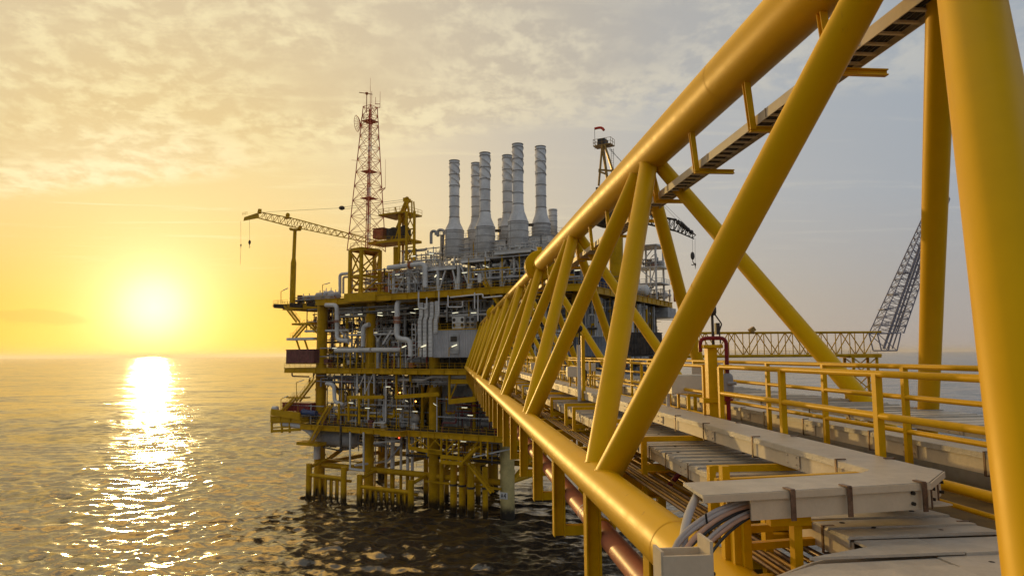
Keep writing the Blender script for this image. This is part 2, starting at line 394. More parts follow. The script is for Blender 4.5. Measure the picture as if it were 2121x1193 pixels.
# ---------------------------------------------------------------- the truss bridge
NB = 10; BAY = 12.1
XL, XR, XT, ZB, ZT = 2.84, 9.75, 5.75, -2.47, 5.74
BEND = 131.0
def nb(k): return (2.8 if k == 0 else 13.3+BAY*(k-1))      # bottom node positions
def nt(k): return 7.1+BAY*k                                # top node positions
def ring_seams(mb, a, b, r, every, n=20):
    a = Vector(a); b = Vector(b); m = int((b-a).length/every)
    for i in range(1, m+1):
        p = a+(b-a).normalized()*every*i; d = (b-a).normalized()*.012
        mb.tube(p-d, p+d, r+.006, n=n, caps=False)
def build_bridge():
    br = thing('truss_bridge', B(6, 2, ZB), 'long yellow tubular truss bridge running to the platform', 'bridge')
    for x, z, r, y0, y1, nm in ((XL, ZB, .345, -2, BEND, 'bottom_chord'), (XR, ZB, .31, 1.5, BEND, 'bottom_chord')):
        m = MB(); m.tube(B(x, y0, z), B(x, y1, z), r, n=40); ring_seams(m, B(x, y0+1.4, z), B(x, y1, z), r, 9.3, 40); m.build(nm, 'tube', br)
    m = MB(); m.tube(B(XT, 1.0, ZT), B(XT, 43.8, ZT), .50, n=40); ring_seams(m, B(XT, 2, ZT), B(XT, 43, ZT), .50, 11.4, 40); m.build('top_chord', 'tube', br)
    m = MB(); m.tube(B(XT, 44.2, ZT), B(XT, BEND, ZT), .36, n=28); ring_seams(m, B(XT, 45, ZT), B(XT, BEND, ZT), .36, 10, 28); m.build('top_chord', 'tube', br)
    for y, r in ((43.9, .98), (95, .85)):
        m = MB(); m.lathe(B(XT, y-.35, ZT), [(.3, 0), (r*.93, .0), (r, .06), (r, .16), (r*.94, .2), (r*.94, .45), (r, .5), (r, .62), (r*.9, .7), (.3, .7)], 32, (0, 1, 0), False)
        m.bar(B(XT, y, ZT+r-.1), B(XT, y, ZT+r+.25), .1, .3); m.build('flange', 'tube', br)
    # diagonals
    def dg(x, yb, yt, rr=.25, sgn=1):
        a = B(x, yb, ZB); b = B(XT, yt, ZT); m = MB(); m.tube(a, b, rr, n=28, caps=False)
        mid = a.lerp(b, .42); d = (b-a).normalized()*.006
        if yb > 9 and rr > .19: m.tube(mid-d, mid+d, rr+.005, n=28, caps=False)
        dg_ = m.build('diagonal', 'tube', br)
        if min(yb, yt) < 34:
            for (c0, R_, s_) in ((V(x, 0, ZB+CZ), .345 if x == XL else .31, 1), (V(XT, 0, ZT+CZ), .50, -1)):
                o = a if s_ > 0 else b; e = (b-a).normalized()*s_; fx, fy = frame_of(e); pts = []
                for i in range(41):
                    t_ = 2*math.pi*i/40; w0 = o+fx*rr*math.cos(t_)+fy*rr*math.sin(t_)-V(c0.x, 0, c0.z)
                    A2 = e.x**2+e.z**2; B2 = w0.x*e.x+w0.z*e.z; C2 = w0.x**2+w0.z**2-R_*R_; D2 = B2*B2-A2*C2
                    if D2 <= 0: continue
                    k_ = (-B2+math.sqrt(D2))/A2; p = w0+e*k_; pts.append(V(p.x+c0.x, p.y, p.z+c0.z))
                if len(pts) > 8: MB().sweep(pts, .016, 6, .001).build('weld_bead', 'tube', dg_)
    for yb, yt, x, rr in ((2.93, 6.93, XL, .27), (12.98, 7.27, XL, .25), (13.55, 6.97, XR, .18), (2.9, 7.0, XR, .2)): dg(x, yb, yt, rr)
    for k in range(1, NB):
        for x in (XL, XR):
            off = .32 if x == XL else .36
            dg(x, nb(k)+off*(1 if k else 0), nt(k)-.3, .25 if x == XL else .205)
            if nb(k+1) < BEND+3: dg(x, nb(k+1)-off, nt(k)+.3, .25 if x == XL else .205)
    # big cross beams between the bottom chords, and plan bracing tubes
    for k in range(0, NB+1):
        y = min(nb(k), BEND-.6)
        m = MB(); m.ibeam(B(XL+.2, y, ZB-.05), B(XR-.2, y, ZB-.05), .32, .5); m.build('cross_beam', 'yellow', br)
        if k < NB:
            m = MB(); y2 = min(nb(k+1), BEND-.6); m.tube(B(XL, y, ZB-.1), B(XR, y2, ZB-.1), .16, n=14); m.build('plan_brace', 'tube', br)
    y = 5.6
    while y < BEND-1:
        if min(abs(y-nb(k)) for k in range(NB+1)) > 1: MB().ibeam(B(XL+.2, y, ZB+.12), B(XR-.2, y, ZB+.12), .16, .26).build('floor_beam', 'yellow', br)
        y += 3.6
    # flat hangers below the left chord carrying the pipe shelf
    y = 9.5
    while y < BEND-4:
        m = MB(); m.ibeam(B(XL-.02, y, ZB-.22), B(XL-.02, y, -4.72), .30, .30, up=(1, 0, 0)); m.bar(B(XL+.1, y, -4.58), B(XL+1.45, y, -4.58), .24, .24, up=(0, 0, 1))
        m.bar(B(XL+1.4, y, -4.6), B(XL+1.4, y, ZB+.1), .16, .16, up=(1, 0, 0)); m.build('pipe_hanger', 'yellow', br)
        y += 4.36
    # walkway between the two handrails
    m = MB(); m.box(B(6.22, 66.6, -1.90), (.66, 64.6, .02)); wk = m.build('walkway', 'shaded_yellow', br)
    for x in (5.38, 6.9):
        MB().tube(B(x, 1.8, -1.90), B(x, BEND, -1.90), .085, n=12).build('stringer', 'yellow', br)
    y = 3.2
    while y < BEND:
        m = MB(); m.bar(B(5.3, y, -1.98), B(7.0, y, -1.98), .1, .12, (0, 0, 1))
        for x in (5.4, 6.9): m.bar(B(x, y, -2.0), B(x, y, ZB+.0), .1, .1, (1, 0, 0))
        m.build('walkway_bracket', 'yellow', br); y += 3.6
    MB().box(B(6.4, 5.8, -2.83), (3.0, 3.1, .02)).build('floor_plate', 'shaded_yellow', br)
    MB().tube(B(5.62, 1.8, -1.52), B(5.62, BEND, -1.52), .06, n=10).build('stringer', 'yellow', br)
    MB().tube(B(5.62, 1.8, -1.72), B(5.62, BEND, -1.72), .03, n=8).build('stringer', 'yellow', br)
    # handrails: near one with two rails, far one taller with three
    m = MB(); m2 = MB()
    for z in (-.28, -.80): m.tube(B(5.35, 2.0, z), B(5.35, 13.3, z), .045, n=10)
    for y in (3.35, 5.85, 8.25, 10.75, 13.3): m.bar(B(5.35, y, -1.85), B(5.35, y, -.28), .09, .09, (1, 0, 0))
    for z in (-.28, -.83, -1.3): m.tube(B(5.35, 14.2, z), B(5.35, BEND, z), .036, n=8)
    y = 14.2
    while y < BEND: m.bar(B(5.35, y, -1.85), B(5.35, y, -.28), .07, .07, (1, 0, 0)); y += 2.4
    m.build('handrail', 'yellow', br)
    for z in (-.23, -.69, -1.2): m2.tube(B(6.85, 2.0, z), B(6.85, BEND, z), .04, n=8)
    for y in [3.1+2.26*i for i in range(56)]: m2.bar(B(6.85, y, -1.85), B(6.85, y, -.23), .08, .08, (1, 0, 0))
    m2.build('handrail', 'yellow', br)
    # portal frame at the platform end
    m = MB(); m.tube(B(XL, BEND-.3, ZB), B(XT, BEND-.3, ZT), .3, n=16); m.tube(B(XR, BEND-.3, ZB), B(XT, BEND-.3, ZT), .3, n=16); m.build('end_frame', 'tube', br)
    return br
BR = build_bridge()

# frames standing over the left bottom chord carry the cable trays
def build_frames(br):
    for y in [7.75, 9.4, 12.75, 16.2, 20.1, 21.5, 24.6, 27.9, 31.0, 34.5, 38.0]+[41.6+3.6*i for i in range(24)]:
        m = MB(); m.bar(B(3.6, y, -2.62), B(3.6, y, -1.56), .11, .09, (1, 0, 0)); m.bar(B(3.6, y, -1.60), B(5.3, y, -1.60), .09, .09, (0, 0, 1))
        m.bar(B(3.6, y, -2.12), B(5.5, y, -2.12), .10, .12, (0, 0, 1)); m.build('tray_frame', 'yellow', br)
    for y in [9.7, 12.45, 15.5, 18.7, 21.6, 24.5, 27.6]+[30.7+3.1*i for i in range(31)]:
        m = MB(); m.ibeam(B(5.83, y, 4.30), B(5.72, y, 5.45), .12, .12, up=(0, 1, 0), t=.02); m.ibeam(B(5.78, y, 4.31), B(6.75, y, 4.31), .1, .1, t=.02); m.build('ladder_bracket', 'yellow', br)
build_frames(BR)

# cable trays
def tray(pts_y, x0, x1, z, h, name, label, straps, cover='traytop', joints=2.9, sheets=None, under=False):
    y0, y1 = pts_y
    t = thing(name, B((x0+x1)/2, y0, z-h), label, 'cable tray')
    m = MB()
    for x in (x0, x1): m.bar(B(x, y0, z-h/2), B(x, y1, z-h/2), .02, h, (0, 0, 1))
    m.bar(B((x0+x1)/2, y0, z-h+.01), B((x0+x1)/2, y1, z-h+.01), abs(x1-x0)-.04, .015, (0, 0, 1))
    m.build('side_panel', 'tray', t)
    m = MB(); y = y0; i = 0; rnd = random.Random(int(x0*100)); st = sheets or 2.9
    while y < y1:
        e = min(y1, y+st) - .012; dz = rnd.uniform(.006, .035) if st < 2 else 0; tl = rnd.uniform(-.03, .03) if st < 2 else 0
        m.hexa([B(x0-.03-dz, y, z+dz), B(x1+.03+dz, y+tl, z+dz), B(x1+.03, e+tl, z+.004), B(x0-.03, e, z+.004),
                B(x0-.03, y, z+.03+dz), B(x1+.03, y+tl, z+.03+dz), B(x1+.03, e+tl, z+.032), B(x0-.03, e, z+.032)])
        y += st
    for x in (x0-.035, x1+.035): m.bar(B(x, y0, z-.01), B(x, y1, z-.01), .012, .07, (0, 0, 1))
    m.build('cover', cover, t)
    y = y0+straps*.35
    while y < min(y1, y0+45):
        m = MB()
        for k in (-1, 1):
            xe = x0-.045 if k < 0 else x1+.045
            m.bar(B(xe, y, z-h-.02), B(xe, y, z+.045), .035, .012, (1, 0, 0)); m.bar(B(xe+.006*k, y, z+.045), B(xe-.12*k, y, z+.045), .035, .012, (0, 0, 1))
        m.bar(B(x0-.045, y, z-h-.02), B(x1+.045, y, z-h-.02), .035, .012, (0, 0, 1)); m.build('strap', 'strap', t)
        y += straps*rnd.uniform(.55, 1.25)
    y = y0+joints*.6
    while y < min(y1, y0+24):
        m = MB(); m.bar(B(x0-.03, y, z-h*.5), B(x0-.024, y, z-h*.5), .36, h*.8, (0, 0, 1))
        for dy in (-.12, .12):
            for dz in (.3, .7): m.tube(B(x0-.05, y+dy, z-h*dz), B(x0-.012, y+dy, z-h*dz), .013, n=6)
        m.build('joint_plate', 'tray', t); y += joints
    return t
def build_trays():
    # tray beside the walkway, with a corner turning left at its near end
    t = tray((7.15, 129), 4.55, 5.18, -1.30, .24, 'cable_tray', 'narrow cream cable tray beside the walkway, bending left towards the chord at its near end', 1.9)
    z = -1.30; h = .22
    def slab(pts, z0, z1, nm, mt):
        m = MB(); n = len(pts); P = [B(x, y, z0) for x, y in pts]+[B(x, y, z1) for x, y in pts]
        m.add(P, [tuple(range(n-1, -1, -1)), tuple(range(n, 2*n))]+[(i, (i+1) % n, n+(i+1) % n, n+i) for i in range(n)]); return m.build(nm, mt, t)
    c = slab([(2.24, 6.08), (4.62, 6.40), (5.21, 6.98), (5.21, 7.16), (4.52, 7.16), (4.30, 6.98), (2.27, 6.68)], z+.002, z+.034, 'cover', 'traytop')
    m = MB()
    for a, b in (((2.72, 6.17), (4.60, 6.42)), ((4.60, 6.42), (5.17, 6.99)), ((5.17, 6.99), (5.17, 7.15)), ((2.72, 6.72), (4.32, 6.96))):
        m.bar(B(a[0], a[1], z-h/2), B(b[0], b[1], z-h/2), .02, h, (0, 0, 1))
    m.bar(B(2.72, 6.45, z-h+.01), B(4.9, 6.75, z-h+.01), .5, .015, (0, 0, 1))
    for a, b in (((2.24, 6.07), (4.63, 6.385)), ((4.63, 6.385), (5.22, 6.97))): m.bar(B(a[0], a[1], z-.002), B(b[0], b[1], z-.002), .012, .062, (0, 0, 1))
    m.build('side_panel', 'tray', t)
    dv = V(2.39, .32, 0).normalized(); nv = V(dv.y, -dv.x, 0)
    for s_ in (.62, 1.22, 2.05): 
        m = MB(); p = B(2.5, 6.10, 0)+dv*s_+nv*.03; p.z = CZ+z
        m.bar(p+V(0, 0, -h-.01), p+V(0, 0, .04), .05, .014, nv); m.bar(p+V(0, 0, .045), p+V(0, 0, .045)-nv*.12, .05, .012, (0, 0, 1)); m.build('strap', 'strap', t)
    for x, y in ((4.66, 6.44), (4.95, 6.74)): MB().bar(B(x, y-.02, z-h), B(x, y-.02, z+.02), .03, .014, (1, -1, 0)).build('strap', 'strap', t)
    for s_ in (1.93, ):
        for dz in (.06, .16):
            p = B(2.72, 6.17, z-dz)+dv*(s_-.2); MB().tube(p, p+nv*.04, .018, n=8).build('bolt', 'bolt', t)
    for x, y in ((4.75, 6.56), (5.08, 6.88)):
        for dz in (.06, .16): MB().tube(B(x, y, z-dz), B(x+.03, y-.03, z-dz), .016, n=8).build('bolt', 'bolt', t)
    # wide lower tray with many cover sheets and its branch to the left
    t2 = tray((6.3, 129), 3.76, 5.24, -1.78, .20, 'cable_tray', 'wide lower cable tray with many overlapping weathered cover sheets, between chord and walkway', 1.3, sheets=.36)
    z = -1.80
    def poly(pts, z0, z1, nm, mt, tt=t2):
        m = MB(); n = len(pts); P_ = [B(x, y, z0) for x, y in pts]+[B(x, y, z1) for x, y in pts]
        m.add(P_, [tuple(range(n-1, -1, -1)), tuple(range(n, 2*n))]+[(i, (i+1) % n, n+(i+1) % n, n+i) for i in range(n)]); m.build(nm, mt, tt)
    rnd = random.Random(21); FL = [(3.76, 6.13), (3.08, 5.79), (2.2, 5.2)]
    def left(y): return 3.76 if y > 5.98 else (3.08-(5.79-y)*1.5 if y > 5.2 else 2.2)
    y = 6.28; i = 0
    while y > 3.1:      # fan of narrow overlapping sheets at the bend
        st = rnd.uniform(.22, .36); y2 = y-st; sl = .10*min(1, (6.28-y)/1.2); mid = 4.3+rnd.uniform(-.25, .25)
        for x0_, x1_ in ((max(left(y2), left(y)), mid), (mid+.015, 5.27)):
            dz = rnd.uniform(.0, .03)+.02*(i % 2); k0 = -sl*(5.27-x0_); k1 = -sl*(5.27-x1_)
            poly([(x0_, y+k0), (x1_, y+k1), (x1_, y2+k1-.02), (x0_ if x0_ == mid+.015 else max(2.2, left(y2+k0)), y2+k0-.02)], z+dz, z+dz+.024, 'cover', 'traytop')
        y = y2; i += 1
    for p_, q_ in (((3.77, 6.15), (3.09, 5.82)), ((3.09, 5.82), (2.2, 5.22))):
        m = MB(); m.bar(B(p_[0], p_[1], z-.10), B(q_[0], q_[1], z-.10), .02, .2, (0, 0, 1)); m.build('side_panel', 'tray', t2)
    m = MB(); rnd = random.Random(9)
    for i in range(90):
        y = 3.6+22*(i/90)**1.4; x = rnd.choice((3.95, 4.2, 4.5, 4.8, 5.05))+rnd.uniform(-.04, .04)
        MB().lathe(B(x, y, -1.785 if y < 6.3 else -1.755), [(.028, 0), (.028, .02), (0, .025)], 6).build('cover_screw', 'bolt', t2)
    tray((2.5, 129), 7.0, 7.42, -1.36, .25, 'cable_tray', 'narrow cable tray just behind the far handrail of the walkway', 2.2)
    tray((2.5, 129), 7.75, 9.15, -1.14, .14, 'cable_tray', 'wide flat cable tray along the right side of the bridge, ribbed with cover sheets', 1.6, sheets=.42)
    # tray hung below the top chord
    t5 = thing('cable_ladder', B(6.1, 2, 4.4), 'cream cable ladder hanging in brackets under the top chord', 'cable ladder')
    m = MB()
    for x in (5.93, 6.36): m.bar(B(x, 3, 4.50), B(x, 43, 4.50), .018, .19, (0, 0, 1)); m.bar(B(x, 43.2, 4.50), B(x, 129, 4.50), .018, .19, (0, 0, 1))
    y = 3.2
    while y < 129:
        m.tube(B(5.905, y, 4.42), B(5.905, y, 4.59), .012, n=6); y += 2.95
    m.build('side_rail', 'tray', t5)
    y = 3.1
    while y < 34: MB().bar(B(5.94, y, 4.45), B(6.35, y, 4.45), .05, .035, (0, 0, 1)).build('rung', 'tray', t5); y += .33
    m = MB()
    while y < 129: m.bar(B(5.94, y, 4.45), B(6.35, y, 4.45), .05, .035, (0, 0, 1)); y += .6
    m.build('rung', 'tray', t5)['kind'] = 'stuff'
    m = MB()
    for i in range(7): m.tube(B(5.98+.055*i, 3, 4.50+.01*(i % 2)), B(5.98+.055*i, 129, 4.50+.01*(i % 2)), .022, n=6)
    m.build('cable', 'dark', t5)
    # vertical tray at the left of the chord with the cables coming out of the corner tray
    t6 = thing('cable_tray', B(1.72, 5.2, -3.4), 'short upright white cable tray at the bottom with cables running into its open top', 'cable tray')
    m = MB()
    m.bar(B(1.54, 5.02, -3.3), B(1.54, 5.02, -1.42), .36, .012, (0, 1, 0)) if False else None
    m.box(B(1.72, 5.02, -2.4), (.185, .012, .93)); m.box(B(1.535, 5.12, -2.4), (.012, .10, .96)); m.box(B(1.905, 5.15, -2.36), (.012, .13, .98)); m.box(B(1.74, 5.26, -2.38), (.16, .012, .90))
    m.build('side_panel', 'tray', t6)
    m = MB()
    for z in (-1.62, -1.9): m.tube(B(1.90, 5.06, z), B(1.94, 5.06, z), .014, n=6)
    m.build('bolt', 'bolt', t6)
    cb = thing('cable_bundle', B(1.8, 5.2, -2), 'bundle of pale cables arching from the corner tray down into the white tray', 'cables')
    rnd = random.Random(5)
    for i, (mt, r) in enumerate((('cablew', .026), ('cablew', .026), ('cablep', .028), ('cabled', .018), ('cablew', .022), ('cablep', .024), ('cabled', .016))):
        o = i*.022; m = MB()
        m.sweep([B(3.0, 6.42-.3*(i % 3)*.2, -1.37-.02*i), B(2.72, 6.36-.02*i, -1.38-.022*i), B(2.25+.01*i, 5.98-.03*i, -1.40-.025*i), B(1.74+.03*i-.05*(i % 2), 5.42-.03*i, -1.48-.02*i), B(1.62+.04*i, 5.14+.012*(i % 3), -1.7), B(1.62+.04*i, 5.14, -2.6)], r*.78, 8, .45)
        m.build('cable', mt, cb)
    m = MB(); m.sweep([B(2.16, 5.80, -1.36), B(2.20, 5.86, -1.53), B(2.26, 5.92, -1.60)], .01, 5); m.build('cable_tie', 'cabled', cb)
    # single grey pipe just behind
    m = MB(); m.sweep([B(2.35, 6.5, -1.34), B(1.95, 5.75, -1.42), B(1.72, 5.18, -1.75), B(1.70, 5.16, -2.6)], .038, 10, .5)
    tag(m.build('hose', 'cabin'), 'grey flexible hose curving down beside the pale cables', 'hose')
    # ladder of yellow bars under the near trays
    t7 = thing('tray_support', B(3.4, 6.4, -2.8), 'yellow ladder-like support standing under the corner of the narrow tray', 'support')
    for x, y, z0, z1 in ((3.28, 6.45, -2.9, -1.53), (2.97, 6.88, -2.2, -1.53), (2.86, 7.1, -2.4, -1.18), (2.90, 6.95, -2.3, -1.53)):
        MB().bar(B(x, y, z0), B(x, y, z1), .10, .08, (1, 0, 0)).build('post', 'yellow', t7)
    m = MB(); m.bar(B(3.0, 6.42, -1.58), B(3.4, 6.42, -1.58), .1, .1, (0, 0, 1)); m.bar(B(2.8, 7.2, -1.36), B(4.6, 7.4, -1.36), .07, .06, (0, 0, 1))
    for z in (-1.78, -1.95, -2.28): m.bar(B(3.0, 6.9, z), B(4.7, 7.15, z), .08, .07, (0, 0, 1))
    m.build('rung', 'yellow', t7)
    m = MB(); m.bar(B(3.0, 5.2, -2.35), B(3.0, 5.2, -2.75), .16, .12, (1, 0, 0)); m.bar(B(3.0, 5.2, -2.4), B(4.6, 5.3, -2.4), .1, .1, (0, 0, 1)); 
    tag(m.build('stub_bracket', 'yellow'), 'short yellow stub bracket beside the chord at the bottom of the picture', 'bracket')
build_trays()

def build_bridge_pipes():
    # salmon coated pipeline on the hangers with clamps
    t = thing('pipeline', B(3.17, 5, -3.95), 'salmon pink coated pipeline slung below the left chord', 'pipeline')
    MB().tube(B(3.17, 4.6, -3.70), B(3.17, 130, -3.70), .215, n=28).build('pipe', 'pink', t)
    for y in (9.0, 14.6, 27, 44):
        m = MB(); m.lathe(B(3.17, y-.07, -3.7), [(.20, 0), (.245, 0), (.25, .02), (.25, .12), (.245, .14), (.2, .14)], 28, (0, 1, 0), False)
        m.box(B(2.93, y, -3.92), (.06, .05, .10)); m.tube(B(2.80, y, -3.86), B(3.0, y, -3.86), .02, n=8); m.box(B(2.98, y, -4.12), (.03, .08, .16)); m.box(B(3.0, y, -4.27), (.14, .10, .02)); m.build('clamp', 'yellow', t)
    for y in (8.72, ):
        m = MB(); m.lathe(B(3.17, y-.05, -3.7), [(.21, 0), (.235, 0), (.235, .10), (.21, .10)], 28, (0, 1, 0), False); m.build('red_band', 'red', t)
    m = MB()
    for y in (15.9, 16.15, 10.9): m.lathe(B(3.17, y-.02, -3.7), [(.212, 0), (.221, 0), (.221, .05), (.212, .05)], 28, (0, 1, 0), False)
    m.build('white_stripe', 'white', t)
    # thin conduits under the trays
    for i, (x, z, r) in enumerate(((3.25, -2.20, .022), (3.36, -2.22, .022), (3.47, -2.24, .022), (3.58, -2.26, .03), (3.75, -2.30, .035), (3.95, -2.30, .03), (4.2, -2.32, .04), (4.6, -2.3, .05))):
        m = MB(); m.tube(B(x, 3.2, z), B(x, 129, z), r, n=8)
        tag(m.build('conduit', 'brass' if i % 2 else 'strap'), 'thin metal conduit in the row under the lower cable tray', 'conduit', 'thin conduits under the lower tray')
    m = MB(); m.tube(B(8.3, 2, -2.0), B(8.3, 130, -2.0), .16, n=16); tag(m.build('pipe', 'grey'), 'grey process pipe running along the bridge under the right trays', 'pipe')
    m = MB(); m.tube(B(7.3, 2, -2.1), B(7.3, 130, -2.1), .10, n=12); tag(m.build('pipe', 'yellow'), 'slim yellow pipe running along the bridge behind the walkway', 'pipe')
    # red fire pipe loop below the trays
    m = MB(); m.sweep([B(4.9, 11.6, -2.5), B(4.9, 11.9, -2.0), B(4.2, 12.2, -2.02), B(3.9, 12.4, -2.45)], .05, 10, .2)
    tag(m.build('bent_pipe', 'red'), 'short bent red pipe under the lower cable tray', 'pipe')
    # column with the red pipe loop and valve beside the walkway
    x, y = 5.5, 13.6
    t = thing('fire_water_standpipe', B(5.5, 13.6, -1.6), 'red pipe loop with grey valve on a yellow post at the handrail', 'standpipe')
    m = MB(); m.box(B(5.40, 13.9, -.75), (.10, .10, .85)); m.box(B(5.40, 13.9, .13), (.21, .16, .035)); m.box(B(5.40, 13.88, -.98), (.24, .12, .05)); m.box(B(5.62, 13.86, -.9), (.08, .08, .17)); m.build('post', 'yellow', t, bevel=.008)
    m = MB(); m.sweep([B(5.18, 13.9, .02), B(5.18, 13.9, .30), B(5.66, 13.7, .30), B(5.66, 13.7, -1.5)], .042, 12, .13)
    for z in (-.27, -.33, -.90, -.96): m.tube(B(5.66, 13.7, z-.022), B(5.66, 13.7, z+.022), .10, n=14)
    m.build('red_pipe', 'red', t)
    m = MB(); m.lathe(B(5.66, 13.7, -.86), [(.05, 0), (.10, .03), (.115, .1), (.115, .34), (.10, .40), (.05, .44)], 18); m.tube(B(5.6, 13.55, -.62), B(5.76, 13.5, -.62), .035, n=8); m.build('valve', 'grey', t)
    m = MB(); m.lathe(B(5.46, 13.9, .78), [(.0, 0), (.07, .0), (.09, .06), (.09, .17), (.05, .2), (0, .2)], 14); m.tube(B(5.46, 13.9, .16), B(5.46, 13.9, .8), .03, n=8); m.tube(B(5.46, 13.9, .86), B(5.30, 13.9, .86), .045, n=8); m.box(B(5.56, 13.9, .5), (.04, .05, .12)); m.sweep([B(5.52, 13.9, .8), B(5.66, 13.9, .6), B(5.6, 13.9, .45), B(5.62, 13.9, .2)], .015, 6); m.build('detector', 'dark', t)
    # second column farther on
    t = thing('detector_post', B(5.5, 23.2, -1.6), 'tall thin white and yellow detector post with dark sensor halfway along the bridge', 'post')
    m = MB(); m.tube(B(4.35, 23.2, -1.6), B(4.35, 23.2, .30), .055, n=10); m.build('white_pole', 'white', t)
    m = MB(); m.bar(B(4.52, 23.3, -1.6), B(4.52, 23.3, .62), .12, .12, (1, 0, 0)); m.build('post', 'yellow', t)
    m = MB(); m.sphere(B(4.38, 23.2, .86), .13, 10); m.tube(B(4.38, 23.2, .3), B(4.38, 23.2, .8), .03, n=8); m.sweep([B(4.38, 23.2, .75), B(4.15, 23.2, .6), B(4.2, 23.2, .35), B(4.05, 23.2, .2)], .02, 6); m.build('detector', 'dark', t)
    # pale junction boxes with looping cables on the rail
    def jbox(x, y, z, sx, sy, sz, lab, loops=True):
        t = thing('junction_box', B(x, y, z-sz), lab, 'junction box', 'junction boxes along the bridge handrail')
        m = MB(); m.box(B(x, y, z), (sx, sy, sz)); m.box(B(x, y-sy-.015, z), (sx*.96, .015, sz*.94)); m.build('housing', 'cream', t, bevel=.012)
        m = MB()
        for k in (-.5, .1, .7): m.tube(B(x+sx, y, z+sz*k*.8), B(x+sx+.06, y, z+sz*k*.8), .03, n=8)
        if loops:
            for k in range(3): m.sweep([B(x+sx+.03, y, z+sz*.4*k-.05), B(x+sx+.22+.04*k, y, z+.05), B(x+sx+.18, y, z-sz-.1-.1*k), B(x+sx-.02, y, z-sz-.55)], .018, 6, .15)
        m.build('gland', 'cabled', t)
        m = MB(); m.bar(B(x-.1, y+sy+.03, z-sz-.6), B(x-.1, y+sy+.03, z+sz*.5), .07, .05, (1, 0, 0)); m.bar(B(x+.15, y+sy+.03, z-sz-.6), B(x+.15, y+sy+.03, z+sz*.5), .07, .05, (1, 0, 0)); m.build('bracket', 'yellow', t)
    jbox(5.42, 15.6, -.72, .37, .17, .22, 'largest pale junction box, left of the red pipe loop', False)
    jbox(4.75, 26.5, -.70, .26, .16, .20, 'pale junction box with black cables, between the big diagonals')
    jbox(4.9, 40.0, -.72, .26, .16, .20, 'small pale junction box far along the bridge')
    jbox(5.6, 27.5, -.55, .22, .16, .16, 'pale junction box behind the detector post', False)
    jbox(4.7, 55.0, -.72, .28, .2, .22, 'farthest pale junction box near the platform end')
    m = MB(); m.box(B(6.55, 17.2, -.52), (.38, .02, .24)); tag(m.build('sign_board', 'tray', bevel=.01), 'pale blank board behind the largest junction box', 'board')
    m = MB(); m.tube(B(5.2, 16.2, -1.55), B(5.2, 16.2, -.82), .045, n=10); m.box(B(5.2, 16.2, -1.5), (.09, .07, .08)); m.tube(B(5.2, 16.2, -.85), B(5.2, 16.2, -.80), .06, n=10)
    tag(m.build('vent_post', 'white'), 'short white post standing by the narrow tray', 'post')
    m = MB()
    for k in (-.2, .2): m.bar(B(5.55+k, 15.2, -1.55), B(5.55+k, 15.2, -.95), .07, .07, (1, 0, 0))
    m.bar(B(5.33, 15.2, -.96), B(5.77, 15.2, -.96), .08, .05, (0, 0, 1)); tag(m.build('low_stand', 'yellow'), 'low yellow stand under the largest junction box', 'stand')
build_bridge_pipes()

# ---------------------------------------------------------------- the production platform
Z0, Z1, Z2, Z3 = 15.7, 28.2, 43.7, 49.6
PL = thing('production_platform', L(26, 10, 0), 'yellow steel production platform on tubular legs standing in the sea', 'oil platform')
def P(nm, mb, mt, lab=None, parent=None):
    o = mb.build(nm, mt, parent or PL)
    if lab: o['label'] = lab
    return o
def mem(nm, a, b, r, mt, n=12, **k): return P(nm, MB().tube(a, b, r, n=n), mt, **k)
def beam(nm, a, b, w, h, mt): return P(nm, MB().ibeam(a, b, w, h, t=.06), mt)
def corr(mb, a, b, z0, z1, pitch=.55, dep=.14):      # ribbed cladding panel between two plan points
    a = Vector(a); b = Vector(b); d = (b-a); n = max(2, int(d.length/pitch)*4); nv = V(-d.y, d.x, 0).normalized(); f = []
    P0 = [a+d*(i/n)+nv*(dep if i % 4 in (1, 2) else 0) for i in range(n+1)]
    vs = [V(p.x, p.y, z0) for p in P0]+[V(p.x, p.y, z1) for p in P0]
    return mb.add(vs, [(i, i+1, n+2+i, n+1+i) for i in range(n)])
